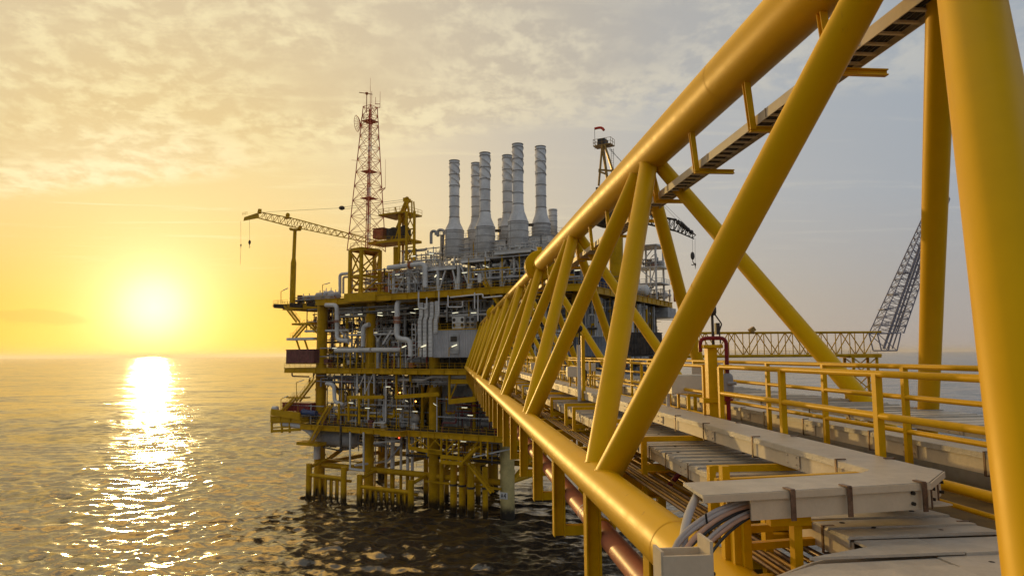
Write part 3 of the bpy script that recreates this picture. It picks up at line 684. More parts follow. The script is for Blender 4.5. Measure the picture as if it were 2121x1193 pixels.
def build_jacket():
    for (x, v, r, m) in ((661, 0, 1.2, 'leg'), (764, 0, 1.05, 'leg'), (899, 0, 1.12, 'leg'), (1051, 0, 1.38, 'legw')):
        u = at(x, 1000, v)[0]
        P('leg', MB().tube(L(u, v, -4), L(u, v, Z1 if m == 'legw' else Z2-1), r, n=24), m)
        for z in (8.2, 13.5, 23.0): P('leg_collar', MB().tube(L(u, v, z), L(u, v, z+.5), r+.14, n=24), m)
    for v in (22, 44):
        for u in (3, 19, 36, 53): P('leg', MB().tube(L(u, v, -4), L(u, v, Z2-1), 1.2, n=16), 'leg')
    for u, v in ((66, 4), (66, 24), (66, 50)): P('leg', MB().tube(L(u, v, Z0 if v < 40 else 28), L(u, v, Z2-1), 1.1, n=16), 'pyellow')
    us = [2.3, 18, 35.2, 52.4]
    for v in (0, 22, 44):
        for a, b in zip(us, us[1:]):
            mem('jacket_brace', L(a, v, 6.3), L(b, v, 6.3), .62, 'leg', 14)
    for u in us:
        mem('jacket_brace', L(u, 0, 6.3), L(u, 22, 6.3), .5, 'leg'); mem('jacket_brace', L(u, 22, 6.3), L(u, 44, 6.3), .5, 'leg')
        mem('jacket_brace', L(u, 0, 5.5), L(u, 22, 14.5), .5, 'leg')
    for a, b in ((2.3, 11), (35.2, 27)):
        mem('leg_strut', L(a, 0, 27.6), L(b, 6, 16.2), .55, 'pyellow')
    # walkway on the jacket brace
    P('jacket_walkway', MB().box(L(9, 1.2, 7.4), (8, .5, .06), (EU, EV, V(0, 0, 1))), 'pyellow')
    P('railing', MB().rail([L(-1.5, .5, 7.4), L(15, .5, 7.4)], step=1.8), 'pyellow')
    P('railing', MB().rail([L(15, 1.5, 7.4), L(44, 1.5, 7.4)], step=2.0), 'pyellow')
    # fenders at the boat landings
    for (xa, ya, xb, yb, n) in ((640, 978, 712, 996, 5), (745, 1003, 851, 1024, 8)):
        a, b = A(xa, ya, -5.5), A(xb, yb, -5.5); z = (a.z+b.z)/2; a.z = b.z = z
        for p in (a, b):
            P('fender_post', MB().tube(V(p.x, p.y, -3), V(p.x, p.y, z+2.4), .62, n=14), 'leg')
            q = p + EV*5.5; P('fender_arm', MB().tube(V(p.x, p.y, z+1.6), V(q.x, q.y, z+2.6), .35, n=10), 'leg')
        P('fender_rail', MB().tube(a, b, .42, n=14), 'leg')
        for i in range(1, n+1):
            p = a.lerp(b, i/(n+1)); P('fender_pile', MB().tube(V(p.x, p.y, -3), V(p.x, p.y, z), .24, n=8), 'leg')
        P('fender_rail', MB().tube(a+EV*2.2-V(0, 0, .9), b+EV*2.2-V(0, 0, .9), .3, n=10), 'leg')
        for i in range(0, n):
            p = a.lerp(b, (i+.5)/(n+1))+EV*2.2; P('fender_pile', MB().tube(V(p.x, p.y, -3), V(p.x, p.y, z-.9), .2, n=8), 'leg')
    # conductor pipes below the right half of the lower deck
    for x, r, v, mt in ((915, .48, -1, 'leg'), (939.5, .7, -2, 'leg'), (957.5, .68, -2, 'leg'), (975.5, .72, -3, 'leg'), (1005, .55, -2, 'leg'), (925, .5, 6, 'leg'), (965, .6, 7, 'leg'), (990, .55, 8, 'leg'), (882, .5, 5, 'leg')):
        u = at(x, 1010, v)[0]
        P('conductor_pipe', MB().tube(L(u, v, -3), L(u, v, 9.4 if v < 0 else 14), r, n=18), mt)
        if v < 0: P('conductor_collar', MB().tube(L(u, v, 5.2), L(u, v, 5.6), r+.1, n=18), 'dark')
    P('conductor_frame', MB().bar(L(34, -1.5, 5.4), L(52, -1.5, 5.4), .3, .4, (0, 0, 1)), 'leg')
    # white risers
    for x, r in ((799.6, .27), (813, .46), (830.5, .27), (844.5, .34), (854, .33), (777, .12)):
        u = at(x, 960, 1.5)[0]
        P('riser_pipe', MB().tube(L(u, 1.5, 5.6), L(u, 1.5, 15), r, n=12), 'white'); P('riser_sleeve', MB().tube(L(u, 1.5, -3), L(u, 1.5, 5.6), r+.05, n=12), 'leg')
    u = at(660, 930, -1.6)[0]; P('riser_pipe', MB().tube(L(u-.6, -1.5, 7.8), L(u-.6, -1.5, 14.5), .75, n=18), 'white')
    for z in (10.6, 11.2): P('riser_band', MB().tube(L(u-.6, -1.5, z), L(u-.6, -1.5, z+.2), .79, n=18), 'pyellow')
    # number board of the right leg
    u = at(1051, 1024, 0)[0]
    bo = P('leg_number_board', MB().box(L(u, -1.44, 4.2), (.85, .03, .62), (EU, EV, V(0, 0, 1))), 'white')
    for k, (ch, du) in enumerate((('A', -.32), ('4', .32))):
        m = MB(); c = lambda x, z: L(u+du+x, -1.50, 4.2+z)
        if ch == 'A':
            m.bar(c(-.2, -.42), c(0, .42), .09, .09); m.bar(c(.2, -.42), c(0, .42), .09, .09); m.bar(c(-.12, -.12), c(.12, -.12), .09, .09)
        else:
            m.bar(c(.1, -.42), c(.1, .42), .09, .09); m.bar(c(.1, .42), c(-.22, -.1), .09, .09); m.bar(c(-.24, -.12), c(.24, -.12), .09, .09)
        m.build('leg_number', 'cabled', bo)
build_jacket()

def deck(poly, z, gh, mt='pyellow', rails=True, floor='floor', rmt=None, beams=True):
    n = len(poly); m = MB()
    m.add([L(u, v, z-.18) for u, v in poly]+[L(u, v, z) for u, v in poly], [tuple(range(n-1, -1, -1)), tuple(range(n, 2*n))]+[(i, (i+1) % n, n+(i+1) % n, n+i) for i in range(n)])
    d = P('deck_plate', m, floor)
    for i in range(n):
        a, b = poly[i], poly[(i+1) % n]; A_, B_ = L(a[0], a[1], z-gh/2+.05), L(b[0], b[1], z-gh/2+.05)
        g = MB(); g.ibeam(A_, B_, .5, gh, t=.10)
        ln = (B_-A_).length; k = max(1, int(ln/3.2))
        for j in range(1, k): g.bar(A_.lerp(B_, j/k)-V(0, 0, gh/2-.1), A_.lerp(B_, j/k)+V(0, 0, gh/2-.1), .42, .05, (B_-A_).normalized())
        P('edge_girder', g, mt)
        if rails and not (rails is not True and i not in rails): P('railing', MB().rail([L(a[0], a[1], z), L(b[0], b[1], z)], step=1.7, r=.035), rmt or mt)
    if beams:
        us = [p[0] for p in poly]; vs = [p[1] for p in poly]; u = min(us)+3
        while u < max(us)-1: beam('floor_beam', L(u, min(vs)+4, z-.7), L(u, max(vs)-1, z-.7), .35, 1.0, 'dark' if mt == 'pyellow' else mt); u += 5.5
        for v in (2, 7, 14): beam('floor_beam', L(min(us)+3, v, z-.9), L(max(us)-1, v, z-.9), .4, 1.2, mt)
    return d
def build_decks():
    deck([(-8.6, -4.2), (1.4, -4.2), (1.4, 12), (-8.6, 12)], 17.1, 1.3, rails=(0, 3), beams=False)
    deck([(1.5, -4.6), (26.5, -4.6), (26.5, -6.6), (31.5, -6.6), (31.5, -4.4), (56, -4.8), (56, 46), (1.5, 46)], Z0, 1.15, rails=(0, 2, 4, 5))
    deck([(-4.6, -4), (25.5, -4), (25.5, -5.6), (61, -5.6), (66, 0), (66, 48), (-3, 48), (-4.6, 10)], Z1, 1.15, rails=(0, 2, 4))
    deck([(-14, 3.5), (3.6, 3.5), (3.6, -2.8), (24, -2.8), (24, -5.2), (36, -5.2), (62, -6), (70, -2), (70, 54), (-9, 54), (-14, 20)], Z2, 1.35, rails=(1, 3, 5, 6, 7))
    # tower block foot: deep yellow box below the radio tower
    a = at(722, 605, -4); b = at(797, 605, -4)
    m = MB(); m.hexa([L(a[0], -5.4, 42.5), L(b[0]-1.5, -5.4, 42.5), L(b[0], -2.4, 42.5), L(a[0], -2.4, 42.5), L(a[0], -5.4, 44.4), L(b[0]-1.5, -5.4, 44.4), L(b[0], -2.4, 44.4), L(a[0], -2.4, 44.4)]); P('tower_sponson', m, 'pyellow')
    # walkway wing on the far left, with its diagonal stairs
    P('deck_plate', MB().box(L(-14.3, 6, Z2-.2), (2.6, 3.2, .25), (EU, EV, V(0, 0, 1))), 'pyellow')
    P('railing', MB().rail([L(-16.8, 9, Z2+.05), L(-16.8, 2.9, Z2+.05), L(-11.8, 2.9, Z2+.05)]), 'pyellow')
    s = EV
    S = lambda a, b, w=1.1, mt='pyellow', side=EV: P('stairway', MB().stair(b, a, w, side, th=.42), mt)
    S(A(592, 634, 0), A(618, 668, 0)); P('deck_plate', MB().box(A(632, 671, 0), (3.2, 1.2, .22), (EU, EV, V(0, 0, 1))), 'pyellow')
    S(A(634, 671, 0), A(609, 700, 0)); S(A(641, 671, 0), A(661, 690, 0))
    P('deck_plate', MB().box(A(630, 702, 0), (4.4, 1.4, .3), (EU, EV, V(0, 0, 1))), 'white'); P('railing', MB().rail([A(601, 700, -1.4), A(622, 700, -1.4)]), 'pyellow')
    mem('strut', A(614, 704, -1), A(621, 725, -1), .22, 'pyellow'); mem('strut', A(631, 704, -1), A(638, 725, -1), .22, 'pyellow')
    S(A(652, 786, -3), A(617, 832, -3)); P('deck_plate', MB().box(A(618, 823, -3), (2.6, 1.2, .15), (EU, EV, V(0, 0, 1))), 'pyellow')
    S(A(613, 822, -4), A(585, 852, -4)); S(A(684, 840, -6), A(662, 878, -6), 1.3); S(A(664, 880, -5.4), A(643, 918, -5.4), 1.3)
    P('deck_plate', MB().box(A(645, 918, -4), (3.2, 1.4, .35), (EU, EV, V(0, 0, 1))), 'pyellow'); P('railing', MB().rail([A(627, 917, -5.4), A(655, 919, -5.4)]), 'pyellow')
    S(A(708, 684, 0), A(727, 713, 0), 1.1, 'white'); S(A(814, 684, 0), A(796, 713, 0), 1.1, 'white'); S(A(745, 718, -1), A(758, 750, -1), 1.0, 'grey')
    S(A(1004, 585, -5), A(1040, 640, -5), 1.2, 'pyellow')
    S(A(965, 952, -4.5), A(1020, 1020, -4.5), 1.0, 'pyellow'); S(A(990, 925, -5), A(955, 962, -5), 1.1, 'pyellow')
    # boat deck below the left end of the lower deck
    for x in (563, 584, 600): mem('hanging_post', A(x, 862, -4), A(x, 896, -4), .28, 'pyellow', 8)
    for (x0, y0, x1, y1, w) in ((563, 875, 612, 872, .45), (563, 893, 622, 889, .6), (563, 886, 600, 884, .3)): P('hanging_beam', MB().bar(A(x0, y0, -4), A(x1, y1, -4), .4, w, (0, 0, 1)), 'pyellow')
    m = MB(); a = A(562, 853, -4.5); b = A(622, 862, -4.5); m.bar(a, b, .3, 1.5, (0, 0, 1)); P('side_plate', m, 'pyellow')
    # sub frame under the right half of the lower deck
    for (x, y0, y1) in ((847, 893, 928), (887, 893, 945), (914, 900, 958), (950, 905, 960), (1010, 905, 950), (996, 905, 950)): mem('hanging_post', A(x, y0, -4.5), A(x, y1, -4.5), .2, 'pyellow', 8)
    for (x0, y0, x1, y1) in ((847, 927, 915, 938), (914, 956, 960, 960), (887, 932, 915, 936), (915, 945, 960, 950)): P('hanging_beam', MB().bar(A(x0, y0, -4.5), A(x1, y1, -4.5), .4, .7, (0, 0, 1)), 'pyellow')
    for (x0, y0, x1, y1) in ((848, 925, 885, 898), (848, 898, 885, 925), (888, 898, 914, 925), (888, 928, 912, 900), (915, 953, 950, 915), (955, 958, 992, 912), (950, 905, 920, 935), (860, 900, 860, 926), (872, 900, 872, 928), (925, 905, 925, 955), (938, 905, 938, 955)): mem('sub_brace', A(x0, y0, -4.4), A(x1, y1, -4.4), .13, 'pyellow', 6)
    # yellow hung frames between the lower and the middle deck
    for (x, y0, y1) in ((821, 770, 826), (931, 770, 832), (850, 770, 790), (722, 822, 872), (744, 822, 878), (702, 835, 868)): mem('hung_post', A(x, y0, -4.4), A(x, y1, -4.4), .26, 'pyellow', 8)
    for (x0, y0, x1, y1, h) in ((819, 822, 910, 816, .8), (930, 832, 986, 826, 1.0), (720, 823, 795, 822, .7), (935, 790, 985, 790, .9)): P('hung_beam', MB().bar(A(x0, y0, -4.4), A(x1, y1, -4.4), .5, h, (0, 0, 1)), 'pyellow')
    mem('hung_brace', A(933, 825, -4.4), A(950, 785, -4.4), .16, 'pyellow', 8)
    # white portal frames under the middle deck
    for (x, y0, y1) in ((740, 766, 815), (756, 766, 815), (775, 770, 815)): mem('white_post', A(x, y0, -3.6), A(x, y1, -3.6), .17, 'white', 8)
    for (x0, y0, x1, y1) in ((742, 806, 755, 775), (758, 810, 774, 772)): mem('white_brace', A(x0, y0, -3.6), A(x1, y1, -3.6), .12, 'white', 6)
    # white hanging frame at the left near the water
    for (x, y0, y1) in ((725, 895, 972), (753, 895, 975)): mem('white_post', A(x, y0, -5), A(x, y1, -5), .2, 'white', 8)
    P('white_beam', MB().bar(A(724, 970, -5), A(754, 974, -5), .5, .35, (0, 0, 1)), 'white'); P('white_beam', MB().bar(A(735, 963, -4), A(800, 955, 4), .5, .4, (0, 0, 1)), 'white')
    P('white_beam', MB().bar(A(775, 917, -2), A(830, 912, -2), .4, .35, (0, 0, 1)), 'white'); mem('white_brace', A(803, 955, 0), A(832, 920, 0), .22, 'grey', 8)
    P('gangway', MB().bar(A(980, 946, -5), A(1058, 929, -2), 1.0, .18, (0, 0, 1)), 'white')
    # columns between the decks
    for u in (8, 14, 25, 31, 44, 50, 58):
        for v in (3.0, 13): mem('column', L(u, v, Z1), L(u, v, Z2-1.5), .32, 'grey' if u % 2 else 'pyellow', 10)
    for u in (8, 14, 25, 31, 44, 50):
        for v in (1.5, 13): mem('column', L(u, v, Z0), L(u, v, Z1-1.2), .36, 'pyellow', 10)
    for (u0, u1) in ((8, 14), (25, 31), (44, 50)):
        mem('bay_brace', L(u0, 3, Z1), L(u1, 3, Z2-2), .2, 'grey', 8); mem('bay_brace', L(u1, 1.5, Z0), L(u0, 1.5, Z1-1.5), .24, 'pyellow', 8)
    # white mezzanine walkways between the middle and upper decks
    for (xa, xb) in ((722, 748), (774, 816)):
        a = at(xa, 690, -.5); b = at(xb, 690, -.5)
        P('mezzanine', MB().bar(L(a[0], 0.4, 35.6), L(b[0], .4, 35.6), 1.8, .35, (0, 0, 1)), 'white'); P('railing', MB().rail([L(a[0], -.5, 35.7), L(b[0], -.5, 35.7)], step=1.3, r=.045), 'white')
    P('mezzanine', MB().bar(L(8, 8, 35.6), L(40, 8, 35.6), 6, .3, (0, 0, 1)), 'floor')  # extra dark deck, added to darken the interior
    # columns with splayed heads
    for x in (765, 783):
        p = at(x, 715, 0); q = at(x, 692, 0)
        mem('white_post', L(p[0], 0, 32), L(p[0], 0, 34.4), .42, 'white', 10)
        for s_ in (-1, 1): mem('white_brace', L(p[0], 0, 34.2), L(p[0]+s_*.9, 0, 35.5), .16, 'white', 6)
        mem('white_post', L(p[0], 0, Z1), L(p[0], 0, 34), .42, 'white', 10)
    # long pale pipe-deck edge half way up, left
    a = at(695, 719, -3); b = at(832, 721, -3)
    P('long_duct', MB().tube(L(a[0], -3, 32.1), L(at(768, 720, -3)[0], -3, 32.1), .52, n=14), 'white'); P('long_duct', MB().tube(L(at(772, 720, -3)[0], -3, 32.1), L(b[0], -3, 32.1), .52, n=14), 'white')
    for i in range(11):
        x = 700+13*i; p = at(x, 722, -3); mem('duct_post', L(p[0], -3, Z1), L(p[0], -3, 31.8), .16, 'pyellow', 8)
    # upper white steel: posts, braces, stack deck
    U = {}
    for x in (815, 847, 907, 950, 972, 1016, 1040, 1089):
        u = at(x, 590, -.5)[0]; U[x] = u; mem('white_post', L(u, -.5, Z2), L(u, -.5, Z3-.3), .36, 'white', 12)
        mem('white_post', L(u+1, 9, Z2), L(u+1, 9, Z3-.3), .36, 'white', 10)
    def br2(xa, xb): mem('white_brace', L(at(xa, 598, -.5)[0], -.5, Z2+.1), L(at(xb, 562, -.5)[0], -.5, Z3-.4), .2, 'white', 8)
    for a, b in ((818, 845), (878, 850), (908, 925), (948, 936), (952, 942)[::-1], (973, 988), (975, 955), (1010, 995), (1040, 1062), (1088, 1070), (1018, 1000)): br2(a, b)
    deckp = [(U[907]-6, 1), (U[907]+3.5, -2.4), (U[950]+1.2, -1.2)]
    for (xa, xb, z, v) in ((877, 945, 49.3, -.6), (955, 1015, 50.2, -1.8), (1025, 1100, 51.0, -3.2)):
        a = at(xa, 550, v)[0]; b = at(xb, 545, v)[0]
        P('stack_deck', MB().hexa([L(a, v, z-.3), L(b, v, z-.3), L(b, 14, z-.3), L(a, 14, z-.3), L(a, v, z), L(b, v, z), L(b, 14, z), L(a, 14, z)]), 'white')
        P('edge_beam', MB().ibeam(L(a, v-.1, z-.35), L(b, v-.1, z-.35), .4, .8, t=.08), 'white'); P('edge_beam', MB().ibeam(L(a, v, z-.35), L(a, 14, z-.35), .4, .8, t=.08), 'white')
        P('railing', MB().rail([L(a, 10, z), L(a, v, z), L(b, v, z), L(b, 10, z)], step=1.1, r=.05), 'white')
    # back walls of ribbed steel; the dark ones are added to darken the interior
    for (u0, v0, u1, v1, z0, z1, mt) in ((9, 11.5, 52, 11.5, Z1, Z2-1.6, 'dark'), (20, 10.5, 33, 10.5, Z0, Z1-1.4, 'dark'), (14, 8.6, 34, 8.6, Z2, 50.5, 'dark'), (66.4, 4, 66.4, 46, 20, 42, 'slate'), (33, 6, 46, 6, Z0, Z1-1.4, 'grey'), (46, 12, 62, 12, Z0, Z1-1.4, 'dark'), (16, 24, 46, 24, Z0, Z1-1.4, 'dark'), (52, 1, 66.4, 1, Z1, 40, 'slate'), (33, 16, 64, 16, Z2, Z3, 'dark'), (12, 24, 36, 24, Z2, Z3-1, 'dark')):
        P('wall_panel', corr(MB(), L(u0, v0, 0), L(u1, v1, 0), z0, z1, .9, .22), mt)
    for v in (10, 18, 26, 34, 42):
        P('wall_post', MB().bar(L(67, v, 20), L(67, v, 42), .5, .5, EU), 'grey')
    for z in (34.5, ): P('wall_walkway', MB().bar(L(67.4, 4, z), L(67.4, 50, z), 1.4, .25, (0, 0, 1)), 'pyellow'); P('railing', MB().rail([L(68, 4, z), L(68, 50, z)], step=2.2, r=.05), 'pyellow')
    P('cantilever_floor', MB().bar(L(60, 52, 41.0), L(70.5, 52, 41.0), 7, 2.4, (0, 0, 1)), 'grey')
    for z in (40.2, 39.4): P('pipe_shelf', MB().tube(L(66, 49, z), L(70.6, 54, z), .12, n=6), 'white')
    P('edge_girder', MB().ibeam(L(67.6, 4, 36), L(67.6, 46, 36), .5, 1.0, t=.1), 'grey')
build_decks()

# ---------------------------------------------------------------- equipment modules: pipe runs, vessels and valves in steel frames
def vessel(mb, c, ax, r, ln, n=16):
    prof = [(0, -ln/2-r*.5), (r*.6, -ln/2-r*.38), (r*.92, -ln/2-r*.12), (r, -ln/2), (r, ln/2), (r*.92, ln/2+r*.12), (r*.6, ln/2+r*.38), (0, ln/2+r*.5)]
    return mb.lathe(c, prof, n, ax)
def module(u0, u1, v0, v1, z0, z1, label, seed, npipe=18, nv=3, dens=1.0, cols=('white', 'grey', 'grey', 'white', 'pyellow', 'red'), tall=True, cat='pipework'):
    rnd = random.Random(seed); t = thing('process_module', L((u0+u1)/2, (v0+v1)/2, z0), label, cat)
    mk = lambda nm, mb, mt: mb.build(nm, mt, t)
    du = rnd.uniform(2.4, 3.4); u = u0
    while u < u1+.1:      # light frame
        for v in (v0, v1): mk('frame_post', MB().bar(L(u, v, z0), L(u, v, z1), .16, .16, EU), rnd.choice(('grey', 'white', 'pyellow', 'dark')))
        u += du*1.6
    for z in (z0+(z1-z0)*.45, z1-.3):
        mk('frame_beam', MB().bar(L(u0, v0, z), L(u1, v0, z), .16, .2, (0, 0, 1)), 'grey')
    for i in range(int(npipe*1.45)):
        r = rnd.choice((.05, .07, .08, .1, .14, .2, .26)); v = rnd.uniform(v0, v1); mt = rnd.choice(cols)
        a = rnd.uniform(u0, u1); b = rnd.uniform(u0, u1); za = rnd.uniform(z0+.4, z1-.2); zb = rnd.uniform(z0+.2, z1-.2)
        k = rnd.random(); v2 = min(v1, max(v0, v+rnd.uniform(-1.5, 1.5)))
        if k < .45: pts = [L(a, v, z0 if rnd.random() < .5 else z1), L(a, v, za), L(b, v, za), L(b, v, zb)]
        elif k < .7: pts = [L(u0-.2, v, za), L(u1+.2, v, za)]
        elif k < .85: pts = [L(a, v, z0), L(a, v, z1)]
        else: pts = [L(a, v, z0), L(a, v, za), L(a, v2, za), L(b, v2, za), L(b, v2, z1)]
        m = MB(); m.sweep(pts, r, 8)
        if rnd.random() < .6:
            p = L((a+b)/2, v, za) if k < .7 else L(a, v, (z0+z1)/2); m.sphere(p, r*1.7+.06, 8); m.tube(p-EU*.16, p+EU*.16, r*1.6+.06, n=10)
            m.tube(p, p-EV*(r+.5), .04, n=6); m.tube(p-EV*(r+.5), p-EV*(r+.55), .22, n=10)
        mk('pipe', m, mt)
    for i in range(nv):
        r = rnd.uniform(.5, 1.0); m = MB(); u = rnd.uniform(u0+1, u1-1); v = rnd.uniform((v0+v1)/2, v1)
        if rnd.random() < .5:
            ln = rnd.uniform(2, min(5, u1-u0)); vessel(m, L(u, v, z0+r+.6), EU, r, ln)
            for s_ in (-.3, .3): m.box(L(u+ln*s_, v, z0+.35), (.12, r*.7, .35), (EU, EV, V(0, 0, 1)))
            for s_ in (-.25, .2): m.tube(L(u+ln*s_, v, z0+2*r+.4), L(u+ln*s_, v, z0+2*r+1.1), .12, n=8)
        else:
            h = rnd.uniform(1.6, max(1.8, (z1-z0)*.55)); vessel(m, L(u, v, z0+h/2+.8), (0, 0, 1), r*.8, h); m.tube(L(u, v, z0+h+.8), L(u, v, z0+h+1.8), .12, n=8)
            for s_ in (-.4, .4): m.tube(L(u+s_, v, z0), L(u+s_, v, z0+.9), .08, n=6)
        mk('vessel', m, rnd.choice(('white', 'grey', 'white', 'cabin')))
    for i in range(int(nv*1.5)):      # cabinets, pumps and motors near the floor
        u = rnd.uniform(u0, u1); v = rnd.uniform(v0, v1); m = MB(); w = rnd.uniform(.25, .6); h = rnd.uniform(.4, 1.0)
        m.box(L(u, v, z0+h), (w, w*.7, h), (EU, EV, V(0, 0, 1))); m.box(L(u, v, z0+2*h+.05), (w*1.08, w*.8, .05), (EU, EV, V(0, 0, 1))); m.tube(L(u+w, v, z0+h*.6), L(u+w+.5, v, z0+h*.6), .2, n=8)
        mk('cabinet', m, rnd.choice(('grey', 'maroon', 'dark', 'white', 'orange')))
    return t
def build_modules():
    G = ('dark', 'grey', 'maroon', 'orange')
    q = [
        (-3, 7, 5, 10, Z1, Z2-2, 'open brown pipework at the left end between the middle and upper decks', 22, 2, ('maroon', 'dark', 'pyellow', 'grey')),
        (8, 17, 3, 9, Z1, 35, 'low pipework behind the left white stairs on the middle deck', 26, 4, None),
        (17, 26, 2, 9, Z1, 35, 'low pipework under the long white duct, left of the white ladder', 26, 4, None),
        (8, 17, 3, 10, 36, Z2-1.6, 'crowded pipes above the left mezzanine railing', 26, 4, ('grey', 'dark', 'white', 'orange')),
        (17, 30, 3, 10, 36, Z2-1.6, 'crowded pipes above the right mezzanine railing', 26, 4, ('grey', 'dark', 'white', 'orange')),
        (8, 28, -1.4, 2, 39.5, Z2-1.8, 'pipe rack hung right under the upper deck edge', 18, 0, ('grey', 'dark', 'white')),
        (36, 50, -3.4, 6, 37.5, Z2-1.8, 'white small-bore piping hung above the cabin roof', 28, 0, ('white', 'white', 'grey')),
        (44, 63, 2, 9, 29, 42, 'dark pipework behind the bridge head', 26, 4, ('dark', 'grey', 'blue')),
        (-5, 7, -3, 4, 15.5, 20, 'purple and brown equipment on the left end of the lower deck', 18, 4, ('maroon', 'blue', 'dark', 'orange')),
        (7, 17, -2, 6, 15.5, 26.5, 'pipework on the lower deck left of the yellow hung frame', 28, 4, ('grey', 'dark', 'white', 'pyellow')),
        (17, 31, -3, 5, 15.5, 26.5, 'white valves and vessels on the lower deck behind its railing', 32, 6, ('white', 'grey', 'white', 'dark')),
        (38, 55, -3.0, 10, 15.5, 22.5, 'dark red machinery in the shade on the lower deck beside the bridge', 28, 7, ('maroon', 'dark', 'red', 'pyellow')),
        (32, 46, -3.5, 1.0, 24.4, 26.8, 'row of white pipes hanging below the middle deck', 22, 0, ('white', 'grey', 'white')),
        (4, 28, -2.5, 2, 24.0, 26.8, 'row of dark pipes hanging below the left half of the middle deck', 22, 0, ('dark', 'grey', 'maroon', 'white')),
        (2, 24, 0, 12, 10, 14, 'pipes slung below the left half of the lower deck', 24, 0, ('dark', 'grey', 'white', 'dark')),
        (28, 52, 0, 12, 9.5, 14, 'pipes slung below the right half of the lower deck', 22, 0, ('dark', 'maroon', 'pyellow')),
        (12, 24, -1, 8, 44, 50, 'pipework inside the yellow tower frame on the upper deck', 30, 4, ('white', 'grey', 'pyellow', 'orange')),
        (24, 36, -1.5, 8, 44, 48.8, 'pipework right of the tower frame under the white truss', 30, 4, ('white', 'grey', 'white')),
        (36, 47, 1, 9, 44, 49, 'grey and red machinery below the left stacks', 24, 5, ('white', 'grey', 'maroon', 'red')),
        (47, 60, 1, 9, 44, 49.6, 'grey and red machinery below the right stacks', 24, 5, ('white', 'grey', 'maroon', 'red')),
        (24, 35, 2, 12, 49, 54.2, 'tangle of small white pipes left of the first stack', 30, 3, ('white', 'grey', 'white')),
        (35, 60, 3, 11, 51, 54.5, 'small pipes and ladders between the stack feet', 30, 3, ('white', 'grey', 'band')),
        (56, 69, 10, 34, 44, 48.5, 'dark pipework with a blue tank on the right upper deck', 30, 6, ('grey', 'dark', 'white', 'blue')),
        (58, 70, 36, 53, 44, 47, 'pipework at the far right end of the upper deck', 26, 5, ('grey', 'white', 'dark')),
        (67.5, 69.5, 6, 44, 38, 42, 'pipes running along the right side wall under the upper deck', 14, 0, ('white', 'grey')),
        (67.3, 69.4, 5, 24, 28, 42, 'white and grey pipes covering the near half of the slate side wall', 40, 3, ('white', 'grey', 'dark', 'pyellow')),
        (67.3, 69.4, 24, 46, 28, 42, 'white and grey pipes covering the far half of the slate side wall', 40, 3, ('white', 'grey', 'dark', 'pyellow')),
        (67.3, 69, 8, 40, 29, 34, 'machinery on the middle deck edge at the right side wall', 20, 3, ('grey', 'dark', 'pyellow')),
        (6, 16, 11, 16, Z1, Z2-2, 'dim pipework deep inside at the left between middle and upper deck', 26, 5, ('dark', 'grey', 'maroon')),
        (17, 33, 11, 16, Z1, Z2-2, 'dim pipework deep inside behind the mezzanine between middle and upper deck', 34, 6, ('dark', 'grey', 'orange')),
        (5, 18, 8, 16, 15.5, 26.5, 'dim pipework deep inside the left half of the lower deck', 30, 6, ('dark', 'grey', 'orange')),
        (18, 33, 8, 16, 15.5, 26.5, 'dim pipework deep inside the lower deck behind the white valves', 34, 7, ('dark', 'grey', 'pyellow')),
        (10, 24, 9, 20, 44, 51, 'grey pipework behind the yellow tower frame on the upper deck', 34, 5, ('grey', 'dark', 'pyellow', 'white')),
        (24, 36, 10, 20, 44, 50, 'grey pipework behind the white truss right of the tower frame', 34, 5, ('grey', 'dark', 'white')),
        (53, 66, -1.6, .6, 29, 40, 'pipes and trays fixed on the grey ribbed wall behind the bridge', 34, 3, ('white', 'grey', 'dark', 'pyellow')),
        (8, 30, -2.2, 1.5, 16, 20, 'low pipes and valves close behind the lower deck railing', 30, 5, ('white', 'grey', 'dark', 'pyellow')),
        (3, 12, -1, 4, 29, 33, 'yellow and grey pipes near the left leg on the middle deck', 22, 3, ('pyellow', 'grey', 'dark')),
        (26, 34, -3, 3, 28.4, 34, 'small pipes and handwheels beside the white ladder on the middle deck', 24, 3, ('grey', 'dark', 'white', 'red')),
        (-4, 8, 2, 8, 36.5, 42.3, 'brown pipes under the left wing of the upper deck', 26, 3, ('maroon', 'dark', 'grey', 'orange')),
        (46, 62, -3.5, 6, 45, 50, 'pale machinery at the right end of the upper deck behind the bridge chord', 30, 5, ('white', 'grey', 'dark', 'pyellow')),
        (-12, 3, 4, 7, 44, 45.6, 'row of brown crates and cabinets on the left wing of the upper deck', 10, 7, ('maroon', 'orange', 'dark')),
    ]
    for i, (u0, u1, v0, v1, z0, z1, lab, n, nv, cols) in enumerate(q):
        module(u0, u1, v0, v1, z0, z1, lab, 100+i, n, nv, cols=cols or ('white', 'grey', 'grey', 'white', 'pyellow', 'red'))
build_modules()

